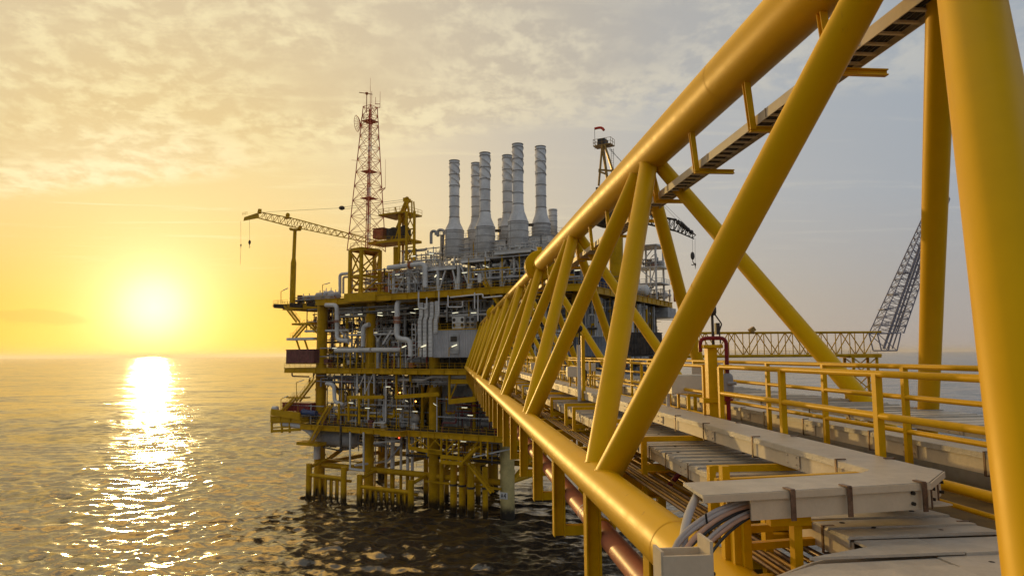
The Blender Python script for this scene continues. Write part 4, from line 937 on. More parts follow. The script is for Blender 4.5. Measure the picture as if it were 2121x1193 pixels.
# ---------------------------------------------------------------- large pipes one can point at
def pipe(pts, r, v, mt, label, name='process_pipe', flanges=()):
    m = MB(); P_ = [A(*p[:2], p[2] if len(p) > 2 else v) for p in pts]; m.sweep(P_, r, 14)
    t = None
    if flanges:
        t = thing(name, P_[-1], label, 'pipe'); m.build('pipe_run', mt, t)
        for (i, f) in flanges:
            p = P_[i].lerp(P_[i+1], f); d = (P_[i+1]-P_[i]).normalized(); MB().tube(p-d*.1, p+d*.1, r*1.45, n=14).tube(p+d*.25, p+d*.4, r*1.45, n=14).build('flange', 'orange', t)
    else: tag(m.build(name, mt), label, 'pipe')
def build_pipes():
    pipe([(675, 632), (698, 632), (698, 704), (722, 706)], .48, -3.2, 'white', 'white pipe bent down from the upper deck at the left, nearest the yellow leg', flanges=((1, .45),))
    pipe([(866, 619, 1), (823, 622), (822, 701), (850, 704), (851, 738)], .55, -4.6, 'white', 'large white pipe with orange joints dropping left of the white cable ladders', flanges=((1, .45), (1, .55)))
    pipe([(752, 718), (752, 676), (765, 672)], .5, -2, 'white', 'short white pipe rising through the mezzanine and bending right')
    pipe([(804, 555), (880, 546), (881, 596)], .55, -1.5, 'white', 'white pipe running above the white truss right of the radio tower and bending down', flanges=((0, .6),))
    pipe([(704, 608), (704, 568), (725, 566)], .36, -1, 'white', 'outer white pipe bend at the left foot of the radio tower')
    pipe([(711, 608), (711, 574), (726, 573)], .26, 0, 'white', 'inner white pipe bend at the left foot of the radio tower')
    pipe([(893, 505), (893, 479), (903, 479), (903, 487)], .34, 5, 'grey', 'left one of the two dark hairpin pipe bends beside the first stack')
    pipe([(907, 490), (907, 476), (920, 477), (920, 487)], .34, 5, 'grey', 'right one of the two dark hairpin pipe bends beside the first stack')
    pipe([(676, 794), (692, 796), (693, 832), (712, 838)], .42, -3, 'white', 'white pipe bend on the lower deck just right of the left leg')
    pipe([(797, 840), (797, 862)], .55, -2.4, 'grey', 'thick grey upright pipe among the white valves on the lower deck')
    pipe([(798, 870), (798, 800)], .36, -2.6, 'grey', 'grey upright pipe with splayed struts below the middle deck')
    pipe([(836, 770), (836, 830)], .2, -3.6, 'white', 'thin white upright pipe beside the yellow hung frame')
    pipe([(867, 605, -6.2), (867, 638, -6.2), (884, 640, -6.2), (884, 616, -6.2)], .16, -6, 'white', 'white drain loop hanging from the girder above the cable ladders')
    pipe([(909, 603), (909, 654), (905, 655)], .15, -6.4, 'white', 'thin white drain pipe hanging from the upper girder beside the cable ladders')
    pipe([(928, 612), (928, 636), (958, 636), (958, 624)], .14, -6.4, 'white', 'first white U-shaped drain loop under the upper girder')
    pipe([(933, 616), (1000, 609), (1000, 617), (1040, 613)], .15, -6.4, 'white', 'long white drain line stepping up under the upper girder')
    pipe([(983, 606), (983, 640)], .14, -6.4, 'white', 'short white drop pipe above the right strip lamp')
    pipe([(990, 612), (990, 665)], .15, -5.8, 'white', 'white upright pipe behind the air conditioners')
    pipe([(605, 771), (605, 779), (640, 780)], .16, -3.5, 'maroon', 'dark pipe hooked below the left end of the middle deck')
    pipe([(585, 877), (625, 881), (648, 896), (652, 910)], .75, -3.4, 'white', 'big pale curved pipe under the left end of the lower deck', name='vent_pipe')
    pipe([(706, 880), (706, 935)], .26, -4.8, 'dark', 'dark upright pipe hanging below the lower deck')
    pipe([(724, 893), (724, 930), (700, 932), (670, 926)], .16, -4.8, 'dark', 'thin black pipe bent at the bottom beside the white hanging frame')
    pipe([(822, 787), (866, 786), (878, 787), (893, 780), (1000, 780)], .28, -3.6, 'white', 'long white pipe with a kink below the middle deck')
    pipe([(640, 670), (700, 668)], .32, 2, 'maroon', 'brown pipe running into the left leg between the stairs')
    pipe([(632, 686), (722, 684)], .28, 0, 'white', 'straight white pipe crossing in front of the left leg')
    pipe([(1216, 612), (1226, 614), (1226, 690)], .5, 14, 'white', 'white duct running down the right side wall, seen between the diagonals', name='duct')
    # horizontal tank under the lower deck
    t = thing('storage_tank', A(700, 905, -1), 'long pale cylindrical tank slung below the left part of the lower deck', 'tank')
    a = at(666, 898, 0); b = at(740, 904, 0); m = MB(); vessel(m, L((a[0]+b[0])/2, 0, 12.4), EU, 1.75, b[0]-a[0]-1.5, 24); m.build('shell', 'grey', t)
    for s_ in (.25, .75): m = MB(); c = a[0]+(b[0]-a[0])*s_; m.bar(L(c, 0, 10.4), L(c, 0, 15), .3, 3.7, EU); m.build('saddle', 'dark', t)
build_pipes()

# ---------------------------------------------------------------- exhaust stacks
def build_stacks():
    def stack(x, ytop, yneck, ycone, ybot, wt, wb, v, lab, seed):
        t0 = at(x, ytop, v); zn = at(x, yneck, v)[2]; zc = at(x, ycone, v)[2]; zb = at(x, ybot, v)[2]; zt = t0[2]; u = at(x, (yneck+ybot)/2, v)[0]
        dep = (L(u, v, zc)-CAM).dot(cf); rt = wt/2*dep/F; rb = wb/2*1.05*dep/F
        t = thing('exhaust_stack', L(u, v, zb), lab, 'exhaust stack', 'grey white exhaust stacks on the platform')
        c = L(u, v, 0)
        MB().lathe(c, [(rt*.93, zt-.6), (rt*.97, zt), (rt, zt), (rt, zn)], 28).build('flue', 'stack', t)
        MB().lathe(c, [(rt, zn), (rt*1.06, zn-.1), (rt*1.15, zn-.35*(zn-zc)), (rb*.93, zc+.12*(zn-zc)), (rb, zc)], 28).build('cone', 'stack', t)
        MB().lathe(c, [(rb, zc), (rb, zb), (rb*.9, zb-.05), (0, zb-.05)], 32).build('silencer', 'stack', t)
        hb = (zt-zn)
        for f in (0, .045, .245, .44, .62, .80, .98):
            z = zt-hb*f; MB().lathe(c, [(rt, z-.09), (rt+.09, z-.07), (rt+.09, z+.07), (rt, z+.09)], 28, smooth=False).build('stiffener_ring', 'band', t)
        for f in (.02, .1, .38, .66, .9):
            z = zc-(zc-zb)*f; MB().lathe(c, [(rb, z-.08), (rb+.08, z-.06), (rb+.08, z+.06), (rb, z+.08)], 32, smooth=False).build('stiffener_ring', 'band', t)
        # helical strakes round the upper half
        for k in range(3):
            m = MB(); N = 40; pr = None
            for i in range(N+1):
                s_ = i/N; z = zt-.6-hb*.42*s_; a = 2*math.pi*(s_*1.05+k/3)+seed
                d = V(math.cos(a), math.sin(a), 0); p = (c+d*rt+V(0, 0, z), c+d*(rt+.14)+V(0, 0, z), c+d*(rt+.14)+V(0, 0, z-.07), c+d*rt+V(0, 0, z-.07))
                if pr: m.add(list(pr)+list(p), [(0, 1, 5, 4), (1, 2, 6, 5), (2, 3, 7, 6), (3, 0, 4, 7)])
                pr = p
            m.build('strake', 'stack', t)
        # seam down the silencer and door
        m = MB(); d = -EV*.8-EU*.3; d.normalize(); m.bar(c+d*rb+V(0, 0, zb), c+d*(rb)+V(0, 0, zc), .1, .08, d); m.build('seam', 'band', t)
        # legs under the silencer
        for k in range(4):
            a = k*math.pi/2+.6; d = EU*math.cos(a)+EV*math.sin(a); p = c+d*rb*.85; zf = 51.0
            if zb > zf+.3: MB().tube(V(p.x, p.y, zf-.8), V(p.x, p.y, zb), .17, n=8).build('support_leg', 'white', t)
            q = c+(EU*math.cos(a+1.57)+EV*math.sin(a+1.57))*rb*.85
            if zb > zf+1: MB().tube(V(p.x, p.y, zf), V(q.x, q.y, zb), .1, n=6).build('support_brace', 'white', t)
        return u, v, zb, zc
    S = stack
    S(941, 334, 453, 478, 532, 21, 38, 4, 'leftmost of the spiral-straked stacks', .2)
    S(1005, 318, 441, 471, 523, 22, 39, 4, 'tall stack second from the left in the front row, its foot on white braces', 1.1)
    S(1073.5, 299.6, 426, 460, 514, 22.5, 40, 4, 'tallest stack, in the middle of the front row', 2.0)
    S(986.5, 339, 452, 478, 534, 20, 36, 14, 'stack half hidden behind the second front stack', 2.7)
    S(1051.5, 323, 444, 471, 499, 20.5, 37, 14, 'stack half hidden behind the tallest one', .7)
    S(1121, 304.6, 433, 464.5, 491, 22, 38, 14, 'rightmost straked stack, just above the bridge flange', 1.6)
    for x, y, yb, w, lab in ((1145, 434, 492, 18, 'short plain stack right of the last straked stack'), (1039, 453, 500, 16, 'short plain stack peeping out left of the middle pair')):
        a = at(x, y, 20); b = at(x, yb, 20); dep = (L(a[0], 20, a[2])-CAM).dot(cf); r = w/2*dep/F; t = thing('vent_stack', L(a[0], 20, b[2]), lab, 'vent stack')
        MB().lathe(L(a[0], 20, 0), [(r*.9, a[2]-.5), (r*.95, a[2]), (r, a[2]), (r, b[2]), (0, b[2])], 24).build('flue', 'stack', t)
        for k in range(6):
            z = a[2]-.3-k*1.25; MB().lathe(L(a[0], 20, 0), [(r, z-.06), (r+.06, z-.05), (r+.06, z+.05), (r, z+.06)], 24, smooth=False).build('stiffener_ring', 'band', t)
    for (xa, xb, y, v) in ((1023, 1036, 478, 8), (1093, 1104, 466, 8)): pipe([(xa, y), (xb, y)], .32, v, 'dark', 'dark link duct between the stacks at picture column %s' % ('left of the middle pair' if xa < 1050 else 'right of the tallest stack'), name='link_duct')
    # housings at the foot of the stacks
    for x0, x1, y0, y1, v, lab, mt in ((912, 925, 488, 530, 9, 'grey boxed housing between the hairpin pipes and the first stack', 'grey'), (958, 972, 495, 540, 12, 'white housing between the first two stacks', 'white'), (1022, 1048, 500, 545, 12, 'white housing behind the middle stacks', 'white'), (1085, 1140, 492, 545, 12, 'white housing under the rightmost stacks', 'white'), (1122, 1175, 487, 530, 22, 'large grey ribbed housing right of the stacks', 'cabin')):
        a = at(x0, y0, v); b = at(x1, y1, v); t = thing('equipment_housing', L((a[0]+b[0])/2, v, b[2]), lab, 'housing')
        m = MB(); m.box(L((a[0]+b[0])/2, v+2, (a[2]+b[2])/2), ((b[0]-a[0])/2, 2, (a[2]-b[2])/2), (EU, EV, V(0, 0, 1))); m.build('body', mt, t)
        m = MB(); corr(m, L(a[0], v-.05, 0), L(b[0], v-.05, 0), b[2]+.2, a[2]-.2, .6, -.12); m.build('rib_panel', mt, t)
        m = MB(); m.box(L((a[0]+b[0])/2, v+2, a[2]+.06), ((b[0]-a[0])/2+.2, 2.2, .08), (EU, EV, V(0, 0, 1))); m.build('roof', 'grey', t)
        m = MB(); m.rail([L(a[0], v, a[2]+.1), L(b[0], v, a[2]+.1)], step=1.2, r=.04); m.build('railing', 'white', t)
build_stacks()

# ---------------------------------------------------------------- radio tower
def lattice(t, nm, foot, top, nseg, rl, rb, mt, mtb=None, xb=True, horiz=True, taper=.94):
    k = len(foot); n = nseg
    for a, b in zip(foot, top): MB().tube(a, b, rl, n=8).build(nm+'_leg', mt, t)
    s = 0; hs = [0]; st = 1.0
    for i in range(n): s += st; hs.append(s); st *= taper
    hs = [h/s for h in hs]
    for i in range(n):
        for j in range(k):
            j2 = (j+1) % k; m = MB()
            a0 = foot[j].lerp(top[j], hs[i]); a1 = foot[j].lerp(top[j], hs[i+1]); b0 = foot[j2].lerp(top[j2], hs[i]); b1 = foot[j2].lerp(top[j2], hs[i+1])
            if xb: m.tube(a0, b1, rb, n=5, caps=False)
            m.tube(b0, a1, rb, n=5, caps=False)
            if horiz: m.tube(a1, b1, rb, n=5, caps=False)
            m.build(nm+'_bracing', mtb or mt, t)
def build_tower():
    v = -.5; zb = 54.2
    px0, px1 = 731, 788; a = at(px0, 512, v)[0]; b = at(px1, 512, v)[0]; zt = at(767, 222, v)[2]
    c = (a+b)/2; w = (b-a)/2*.74
    tc = at(767, 222, v)[0]; tw = (at(777.5, 222, v)[0]-tc)*.74; v = v-w
    t = thing('radio_tower', L(c, v+w, zb), 'tall red and white lattice radio tower with antennas', 'radio tower')
    off = [(-1, -1), (1, -1), (1, 1), (-1, 1)]
    foot = [L(c+i*w, v+w+j*w, zb) for i, j in off]; top = [L(tc+i*tw, v+w+j*tw, zt) for i, j in off]
    lattice(t, 'mast', foot, top, 11, .10, .055, 'redw')
    # inner ladder column, alternately red and white
    N = 16
    for i in range(N):
        z0 = zb+(zt-zb)*i/N; z1 = zb+(zt-zb)*(i+1)/N; m = MB(); mt = 'white' if i % 5 in (1, 3) and i < 12 else 'redw'
        for du in (-.35, .1, .45): m.tube(L(tc+du, v+w, z0), L(tc+du, v+w, z1), .07, n=6)
        for k in range(6): m.tube(L(tc-.35, v+w, z0+(z1-z0)*k/6), L(tc+.45, v+w, z0+(z1-z0)*k/6), .035, n=5)
        m.build('ladder', mt, t)
    for y in (252, 356, 411): 
        z = at(767, y, v+w)[2]; r = 1.1; m = MB(); m.box(L(tc, v+w, z), (r+.3, r+.3, .06), (EU, EV, V(0, 0, 1))); m.rail([L(tc-r, v+w-r, z), L(tc+r, v+w-r, z)], step=1.0, r=.035); m.build('rest_platform', 'redw', t)
    vv = v+w
    q = at(757, 193, vv); m = MB(); m.tube(L(tc-tw, vv, zt-1), L(tc-tw, vv, q[2]), .09, n=8); m.lathe(L(tc-tw, vv, q[2]-.1), [(.12, -.5), (.35, -.2), (.35, .1), (0, .15)], 12); m.bar(A(744, 192, vv), A(771, 196, vv), .12, .16, (0, 0, 1)); m.build('radar_bar', 'orange', t)
    m = MB(); m.tube(L(tc, vv, zt), A(767, 178, vv), .07, .04, 6); m.tube(A(770, 215, vv), A(770, 190, vv), .05, n=6); m.tube(A(767, 180, vv), A(767.5, 162, vv), .025, n=5); m.build('whip_antenna', 'redw', t)
    m = MB(); m.bar(A(777, 216, vv), A(787, 216, vv), .1, .12); m.bar(A(777, 223, vv), A(787, 223, vv), .1, .12); m.tube(A(787, 224, vv), A(787.5, 190, vv), .06, .03, 6); m.tube(A(778, 216, vv), A(778, 202, vv), .05, n=6); m.build('side_antenna', 'redw', t)
    m = MB(); m.tube(A(786, 395, vv), A(798, 389, vv), .09, n=6); m.tube(A(787, 401, vv), A(797, 391, vv), .07, n=6); m.tube(A(798, 391, vv), A(798.5, 330, vv), .05, .025, 6); m.build('side_antenna', 'redw', t)
    m = MB(); m.tube(A(728, 332, vv), A(743, 333, vv), .04, n=6); m.build('side_antenna', 'redw', t)
    for (x0, x1) in ((745, 750), (781, 784)):
        m = MB(); m.tube(A(x0 if x0 < 760 else x1, 275, vv), A(x0 if x0 < 760 else x1, 294, vv), .04, n=5); m.tube(A(x0, 279, vv), A(x1, 279, vv), .04, n=5); m.tube(A(x0, 290, vv), A(x1, 290, vv), .04, n=5); m.build('side_antenna', 'redw', t)
    # mesh dish
    dc = A(742.5, 256, vv); ax = (-EU*.93-EV*.38).normalized(); m = MB(); x, y = frame_of(ax); R0 = 1.85
    for i in range(16):
        a0 = 2*math.pi*i/16; pts = []
        for k in range(6): rr = R0*k/5; pts.append(dc+ax*(.75*(rr/R0)**2-.4)+(x*math.cos(a0)+y*math.sin(a0))*rr)
        for p_, q_ in zip(pts, pts[1:]): m.tube(p_, q_, .035, n=4, caps=False)
    for k in range(1, 6):
        rr = R0*k/5
        for i in range(24):
            f = lambda i: dc+ax*(.75*(rr/R0)**2-.4)+(x*math.cos(2*math.pi*i/24)+y*math.sin(2*math.pi*i/24))*rr
            m.tube(f(i), f(i+1), .035 if k < 5 else .06, n=4, caps=False)
    m.tube(dc-ax*.4, A(749, 256, vv), .07, n=6); m.tube(A(749, 243, vv), A(748, 268, vv), .09, n=6); m.tube(A(749, 245, vv), A(756, 245, vv), .06, n=6); m.tube(A(748, 265, vv), A(754, 265, vv), .06, n=6); m.build('mesh_dish', 'redw', t)
    # yellow frame under the tower
    s = thing('tower_frame', L(c, v, Z2), 'yellow braced steel frame carrying the radio tower', 'steel frame')
    us = [at(725, 560, -4)[0], at(752, 560, -4)[0], at(766, 560, 3)[0], at(793, 560, 1)[0]]
    cor = [(us[0], -4), (us[1], -4.6), (us[3], 0), (us[2], 4.5)]
    for (u, q) in cor: MB().bar(L(u, q, Z2), L(u, q, zb), .62, .62, EU).build('column', 'pyellow', s)
    for i in range(4):
        (a1, b1), (a2, b2) = cor[i], cor[(i+1) % 4]
        for z in (zb-.1, 48.2): MB().ibeam(L(a1, b1, z), L(a2, b2, z), .3, .55, t=.06).build('cross_beam', 'pyellow', s)
        MB().tube(L(a1, b1, 48.3), L(a2, b2, zb-.4), .17, n=8).build('brace', 'pyellow', s); MB().tube(L(a2, b2, 48.3), L(a1, b1, zb-.4), .17, n=8).build('brace', 'pyellow', s)
        MB().tube(L(a1, b1, 44.5), L(a2, b2, 48), .17, n=8).build('brace', 'pyellow', s)
    m = MB(); m.add([L(u, q, zb+.15) for u, q in cor]+[L(u, q, zb+.3) for u, q in cor], [(3, 2, 1, 0), (4, 5, 6, 7), (0, 1, 5, 4), (1, 2, 6, 5), (2, 3, 7, 6), (3, 0, 4, 7)]); m.build('floor_plate', 'pyellow', s)
    m = MB(); m.rail([L(u, q, zb+.3) for u, q in cor], step=1.3, r=.035); m.build('railing', 'pyellow', s)
build_tower()

# ---------------------------------------------------------------- cranes
def boom(t, pts, w, h, n, mt, r=.09):      # lattice boom along pts (bottom centre line), box section
    def seg(a, b, w0, h0, w1, h1, m_):
        d = (b-a).normalized(); s_ = V(0, 0, 1).cross(d).normalized(); up = d.cross(s_)
        c = lambda p, ww, hh: [p+s_*ww/2, p-s_*ww/2, p-s_*ww/2+up*hh, p+s_*ww/2+up*hh]
        A0, B0 = c(a, w0, h0), c(b, w1, h1)
        for p_, q_ in zip(A0, B0): MB().tube(p_, q_, r, n=6).build('boom_chord', mt, t)
        m = MB()
        for i in range(m_):
            f0, f1 = i/m_, (i+1)/m_
            for j in range(4):
                k = (j+1) % 4; p0 = A0[j].lerp(B0[j], f0); p1 = A0[k].lerp(B0[k], (f0+f1)/2); p2 = A0[j].lerp(B0[j], f1); m.tube(p0, p1, r*.6, n=5, caps=False); m.tube(p1, p2, r*.6, n=5, caps=False)
        m.build('boom_lacing', mt, t)
    for (a, b, w0, h0, w1, h1, m_) in pts: seg(a, b, w0*w, h0*h, w1*w, h1*h, m_)
def hook(t, x, y0, y1, v, s=1.0):
    MB().tube(A(x-.3, y0, v), A(x, y1, v), .03, n=5).build('hoist_wire', 'dark', t)
    p = A(x, y1, v); m = MB(); m.sphere(p, .42*s, 10, (.8, .6, 1.5)); m.tube(p-V(0, 0, .5*s), p-V(0, 0, .95*s), .08, n=6); m.sweep([p-V(0, 0, .9*s), p-V(0, 0, 1.2*s)+EU*.22*s, p-V(0, 0, 1.45*s), p-V(0, 0, 1.3*s)-EU*.2*s], .07*s, 6); m.build('hook_block', 'dark', t)
def build_cranes():
    v = 2.0
    t = thing('pedestal_crane', A(850, 545, v), 'yellow pedestal crane whose lattice boom points left over the sea', 'crane')
    a, b, c = A(779, 506, v), A(605, 470, v), A(536, 452, v)
    boom(t, [(a, b, .5, .35, 1, 1, 13), (b, c, 1, 1, .8, .75, 5)], 1.9, 2.1, 1, 'pyellow', .12)
    m = MB(); m.hexa([p for p in (A(504, 458, v-.7), A(536, 452, v-.7), A(536, 452, v+.7), A(504, 458, v+.7), A(506, 450, v-.7), A(536, 440, v-.7), A(536, 440, v+.7), A(506, 450, v+.7))]); m.rail([A(502, 447, v-.8), A(512, 445, v-.8)], h=.8, step=.6, r=.03); m.build('boom_head', 'pyellow', t)
    m = MB(); m.box(A(538, 438, v), (.35, .3, .6), (EU, EV, V(0, 0, 1))); m.sphere(A(537, 437, v), .4, 8); m.build('sheave', 'pyellow', t)
    m = MB(); m.box(A(596, 452, v), (.9, .4, .15), (EU, EV, V(0, 0, 1))); m.sphere(A(596, 446, v), .55, 8, (1, .7, 1.2)); m.build('sheave', 'pyellow', t)
    for (x, y0, y1, s_) in ((517, 455, 502, 1.0), (499, 458, 508, .55)): hook(t, x, y0, y1, v, s_)
    MB().tube(A(499, 510, v), A(497.5, 548, v), .035, n=5).build('tag_line', 'dark', t)
    top = A(843, 413, v)
    for (x0, y0, x1, y1) in ((538, 440, 708, 431), (704, 430, 843, 413), (708, 434, 843, 417)): MB().tube(A(x0, y0, v), A(x1, y1, v), .035, n=5).build('pendant_rope', 'dark', t)
    m = MB(); m.sphere(A(708, 431, v), .6, 10, (1.2, .6, .9)); m.build('rope_block', 'dark', t)
    # A-frame, upper platform, machinery and tower frame
    for (x0, y0, x1, y1) in ((826, 452, 842, 414), (848, 452, 843, 414), (832, 452, 846, 416)):
        for dv in (-.8, .8): MB().bar(A(x0, y0, v+dv), A(x1, y1, v+dv), .45, .45).build('a_frame_leg', 'pyellow', t)
    m = MB(); m.box(A(843, 415, v), (.35, 1.0, .4), (EU, EV, V(0, 0, 1)))
    for dv in (-.5, .5): m.tube(A(843, 412, v+dv-.15), A(843, 412, v+dv+.15), .5, n=12)
    m.build('head_block', 'pyellow', t)
    for (x0, y0, x1, y1) in ((819, 430, 822, 447), (853, 416, 853, 447), (857, 418, 859, 447)): MB().bar(A(x0, y0, v-2), A(x1, y1, v-2), .3, .3).build('guide_post', 'pyellow', t)
    f0, f1 = at(802, 447, v)[0], at(857, 447, v)[0]; zp = at(830, 447, v)[2]
    MB().hexa([L(f0, v-3, zp-.15), L(f1, v-3, zp-.15), L(f1, v+3, zp-.15), L(f0, v+3, zp-.15), L(f0, v-3, zp+.2), L(f1, v-3, zp+.2), L(f1, v+3, zp+.2), L(f0, v+3, zp+.2)]).build('upper_platform', 'pyellow', t)
    MB().rail([L(f0, v+3, zp+.2), L(f0, v-3, zp+.2), L(f1, v-3, zp+.2), L(f1, v+3, zp+.2)], step=1.4, r=.04).build('railing', 'pyellow', t)
    zb = at(840, 545, v)[2]
    for (x, dv) in ((827, -2.4), (842, -2.9), (858, -2.4), (858, 2.6), (835, 2.8)):
        u = at(x, 500, v+dv)[0]; MB().bar(L(u, v+dv, zb), L(u, v+dv, zp), .45, .45, EU).build('tower_column', 'pyellow', t)
    m0 = [at(x, 500, v-2.5)[0] for x in (842, 858)]
    for i in range(3):
        z0 = zp-4*i; m = MB(); m.tube(L(m0[0], v-2.6, z0), L(m0[1], v-2.6, z0-3.8), .12, n=6); m.tube(L(m0[1], v-2.6, z0), L(m0[0], v-2.6, z0-3.8), .12, n=6); m.bar(L(m0[0], v-2.6, z0-3.9), L(m0[1], v-2.6, z0-3.9), .2, .25, (0, 0, 1)); m.build('brace', 'pyellow', t)
    for (x0, y0, x1, y1) in ((810, 500, 830, 452), (818, 500, 832, 455), (838, 455, 846, 500)): MB().bar(A(x0, y0, v-1), A(x1, y1, v-1), .35, .35).build('gantry_leg', 'pyellow', t)
    m = MB(); m.box(A(826, 488, v+.5), (2.2, 1.6, 1.5), (EU, EV, V(0, 0, 1))); m.tube(A(815, 480, v-1.6), A(815, 480, v+1.8), 1.0, n=16); m.tube(A(838, 478, v-1.6), A(838, 478, v+1.8), 1.2, n=16); m.build('winch_house', 'dark', t)
    m = MB(); m.box(A(790, 486, v), (1.5, 1.2, 1.0), (EU, EV, V(0, 0, 1))); m.box(A(790, 475, v), (1.6, 1.3, .1), (EU, EV, V(0, 0, 1))); m.build('cabin', 'orange', t)
    m = MB(); m.box(A(818, 503, v), (5.5, 2.6, .28), (EU, EV, V(0, 0, 1))); m.build('slew_platform', 'pyellow', t)
    m = MB(); m.rail([A(780, 500, v-2.6), A(850, 500, v-2.6)], step=1.3, r=.04); m.build('railing', 'pyellow', t)
    MB().tube(A(822, 512, v), A(822, 560, v), .8, n=18).build('pedestal', 'pyellow', t)
    # rest post for the boom
    v2 = 3.4; t = thing('boom_rest', A(605, 628, v2), 'yellow post with a forked head on which the crane boom rests', 'boom rest')
    z1 = at(608, 545, v2)[2]; z0 = at(606, 634, v2)[2]; u = at(606, 600, v2)[0]; zt = at(611, 478, v2)[2]; ut = at(611, 478, v2)[0]
    um = at(608, 545, v2)[0]
    m = MB(); m.tube(L(u, v2, z0), L(um, v2, z1), .72, .68, 18); m.tube(L(um, v2, z1), L(um+.06, v2, z1+1.3), .68, .45, 18); m.tube(L(um+.06, v2, z1+1.3), L(ut, v2, zt), .45, .42, 18); m.build('post', 'pyellow', t)
    m = MB(); m.bar(A(604, 476, v2), A(620, 476, v2), .9, .5, (0, 0, 1)); m.bar(A(620, 477, v2), A(623, 468, v2), .8, .4); m.bar(A(604, 477, v2), A(602, 473, v2), .8, .4); m.build('fork', 'pyellow', t)
    # right-hand crane with the boom to the right
    v = 26; t = thing('pedestal_crane', A(1275, 600, v), 'dark pedestal crane behind the bridge with its boom pointing right', 'crane')
    MB().tube(A(1276, 612, v), A(1276, 474, v), 1.55, n=22).build('pedestal', 'pyellow', t)
    m = MB(); c = A(1263, 461, v); m.lathe(c, [(0, -1.2), (2.0, -1.0), (4.6, .1), (4.8, .8), (0, .8)], 20); m.build('slew_platform', 'dark', t)
    p = at(1250, 458, v); m = MB(); m.rail([L(p[0]-3, v-3, p[2]+1), L(p[0]+6, v-3, p[2]+1)], step=1.2, r=.05); m.build('railing', 'band', t)
    m = MB(); m.box(A(1258, 420, v), (2.0, 1.8, 3.4), (EU, EV, V(0, 0, 1))); m.box(A(1280, 445, v), (2.2, 1.6, 1.2), (EU, EV, V(0, 0, 1))); m.build('winch_house', 'dark', t)
    for (x0, y0, x1, y1, dv) in ((1240, 385, 1247, 305, -1), (1259, 385, 1247, 300, -1), (1274, 370, 1252, 300, -1), (1260, 385, 1249, 303, 1), (1275, 372, 1253, 302, 1)): MB().bar(A(x0, y0, v+dv), A(x1, y1, v+dv), .42, .42).build('a_frame_leg', 'brass', t)
    for (x0, y0, x1, y1) in ((1240, 352, 1278, 355), (1240, 355, 1258, 362)): MB().bar(A(x0, y0, v-1), A(x1, y1, v-1), .3, .4).build('a_frame_tie', 'brass', t)
    m = MB(); m.box(A(1249, 296, v), (.8, 1.2, .7), (EU, EV, V(0, 0, 1))); m.build('head_block', 'dark', t)
    a = at(1233, 306, v); b = at(1269, 306, v); m = MB(); m.bar(L(a[0], v, a[2]), L(b[0], v, a[2]), 2.4, .25, (0, 0, 1)); m.rail([L(a[0], v+1.2, a[2]), L(a[0], v-1.2, a[2]), L(b[0], v-1.2, a[2]), L(b[0], v+1.2, a[2])], h=1.5, step=1.0, r=.05); m.build('upper_platform', 'brass', t)
    m = MB()
    for x in (1266, 1271): m.tube(A(x, 308, v), A(x, 372, v), .05, n=5)
    for i in range(14): m.tube(A(1266, 310+4.6*i, v), A(1271, 310+4.6*i, v), .035, n=4)
    m.build('ladder', 'band', t)
    boom(t, [(A(1290, 452, v), A(1398, 478, v), 1, .8, 1, 1, 12), (A(1398, 478, v), A(1436, 494, v), 1, 1, .5, .35, 5)], 2.2, 2.3, 1, 'dark', .13)
    for i in range(5): m = MB(); m.sphere(A(1404+7*i, 461+5*i, v), .5, 8); m.build('sheave', 'dark', t)
    for (x0, y0, x1, y1) in ((1255, 300, 1404, 458), (1255, 303, 1428, 474), (1258, 300, 1380, 450)): MB().tube(A(x0, y0, v), A(x1, y1, v), .035, n=5).build('pendant_rope', 'band', t)
    hook(t, 1434.5, 494, 530, v, 1.4); hook(t, 1440, 494, 548, v-.5, .6)
    w = thing('windsock', A(1232.5, 310, v), 'small red windsock on a thin mast at the top of the right crane', 'windsock')
    MB().tube(A(1232.5, 310, v), A(1231.5, 266, v), .05, n=6).build('mast', 'dark', w)
    m = MB(); m.sweep([A(1232, 267, v), A(1242, 264.5, v), A(1248, 266, v), A(1251, 270.5, v)], .3, 8); m.build('sock', 'sock', w)
build_cranes()

# ---------------------------------------------------------------- other things on the decks
def cabin_box(nm, x0, y0, x1, y1, v, dep, mt, lab, cat, door=None, ribs=.55, rmt=None):
    a = at(x0, y0, v); b = at(x1, y1, v); u0, u1, z1, z0 = a[0], b[0], a[2], b[2]
    t = thing(nm, L((u0+u1)/2, v, z0), lab, cat)
    MB().box(L((u0+u1)/2, v+dep/2, (z0+z1)/2), ((u1-u0)/2, dep/2, (z1-z0)/2), (EU, EV, V(0, 0, 1))).build('body', mt, t)
    m = MB(); corr(m, L(u0, v-.02, 0), L(u1, v-.02, 0), z0+.15, z1-.15, ribs, -.1); m.build('rib_panel', mt, t)
    m = MB(); corr(m, L(u1+.02, v, 0), L(u1+.02, v+dep, 0), z0+.15, z1-.15, ribs, -.1); m.build('rib_panel', mt, t)
    m = MB(); m.box(L((u0+u1)/2, v+dep/2, z1+.05), ((u1-u0)/2+.12, dep/2+.12, .09), (EU, EV, V(0, 0, 1))); m.build('roof', rmt or mt, t)
    return t, u0, u1, z0, z1
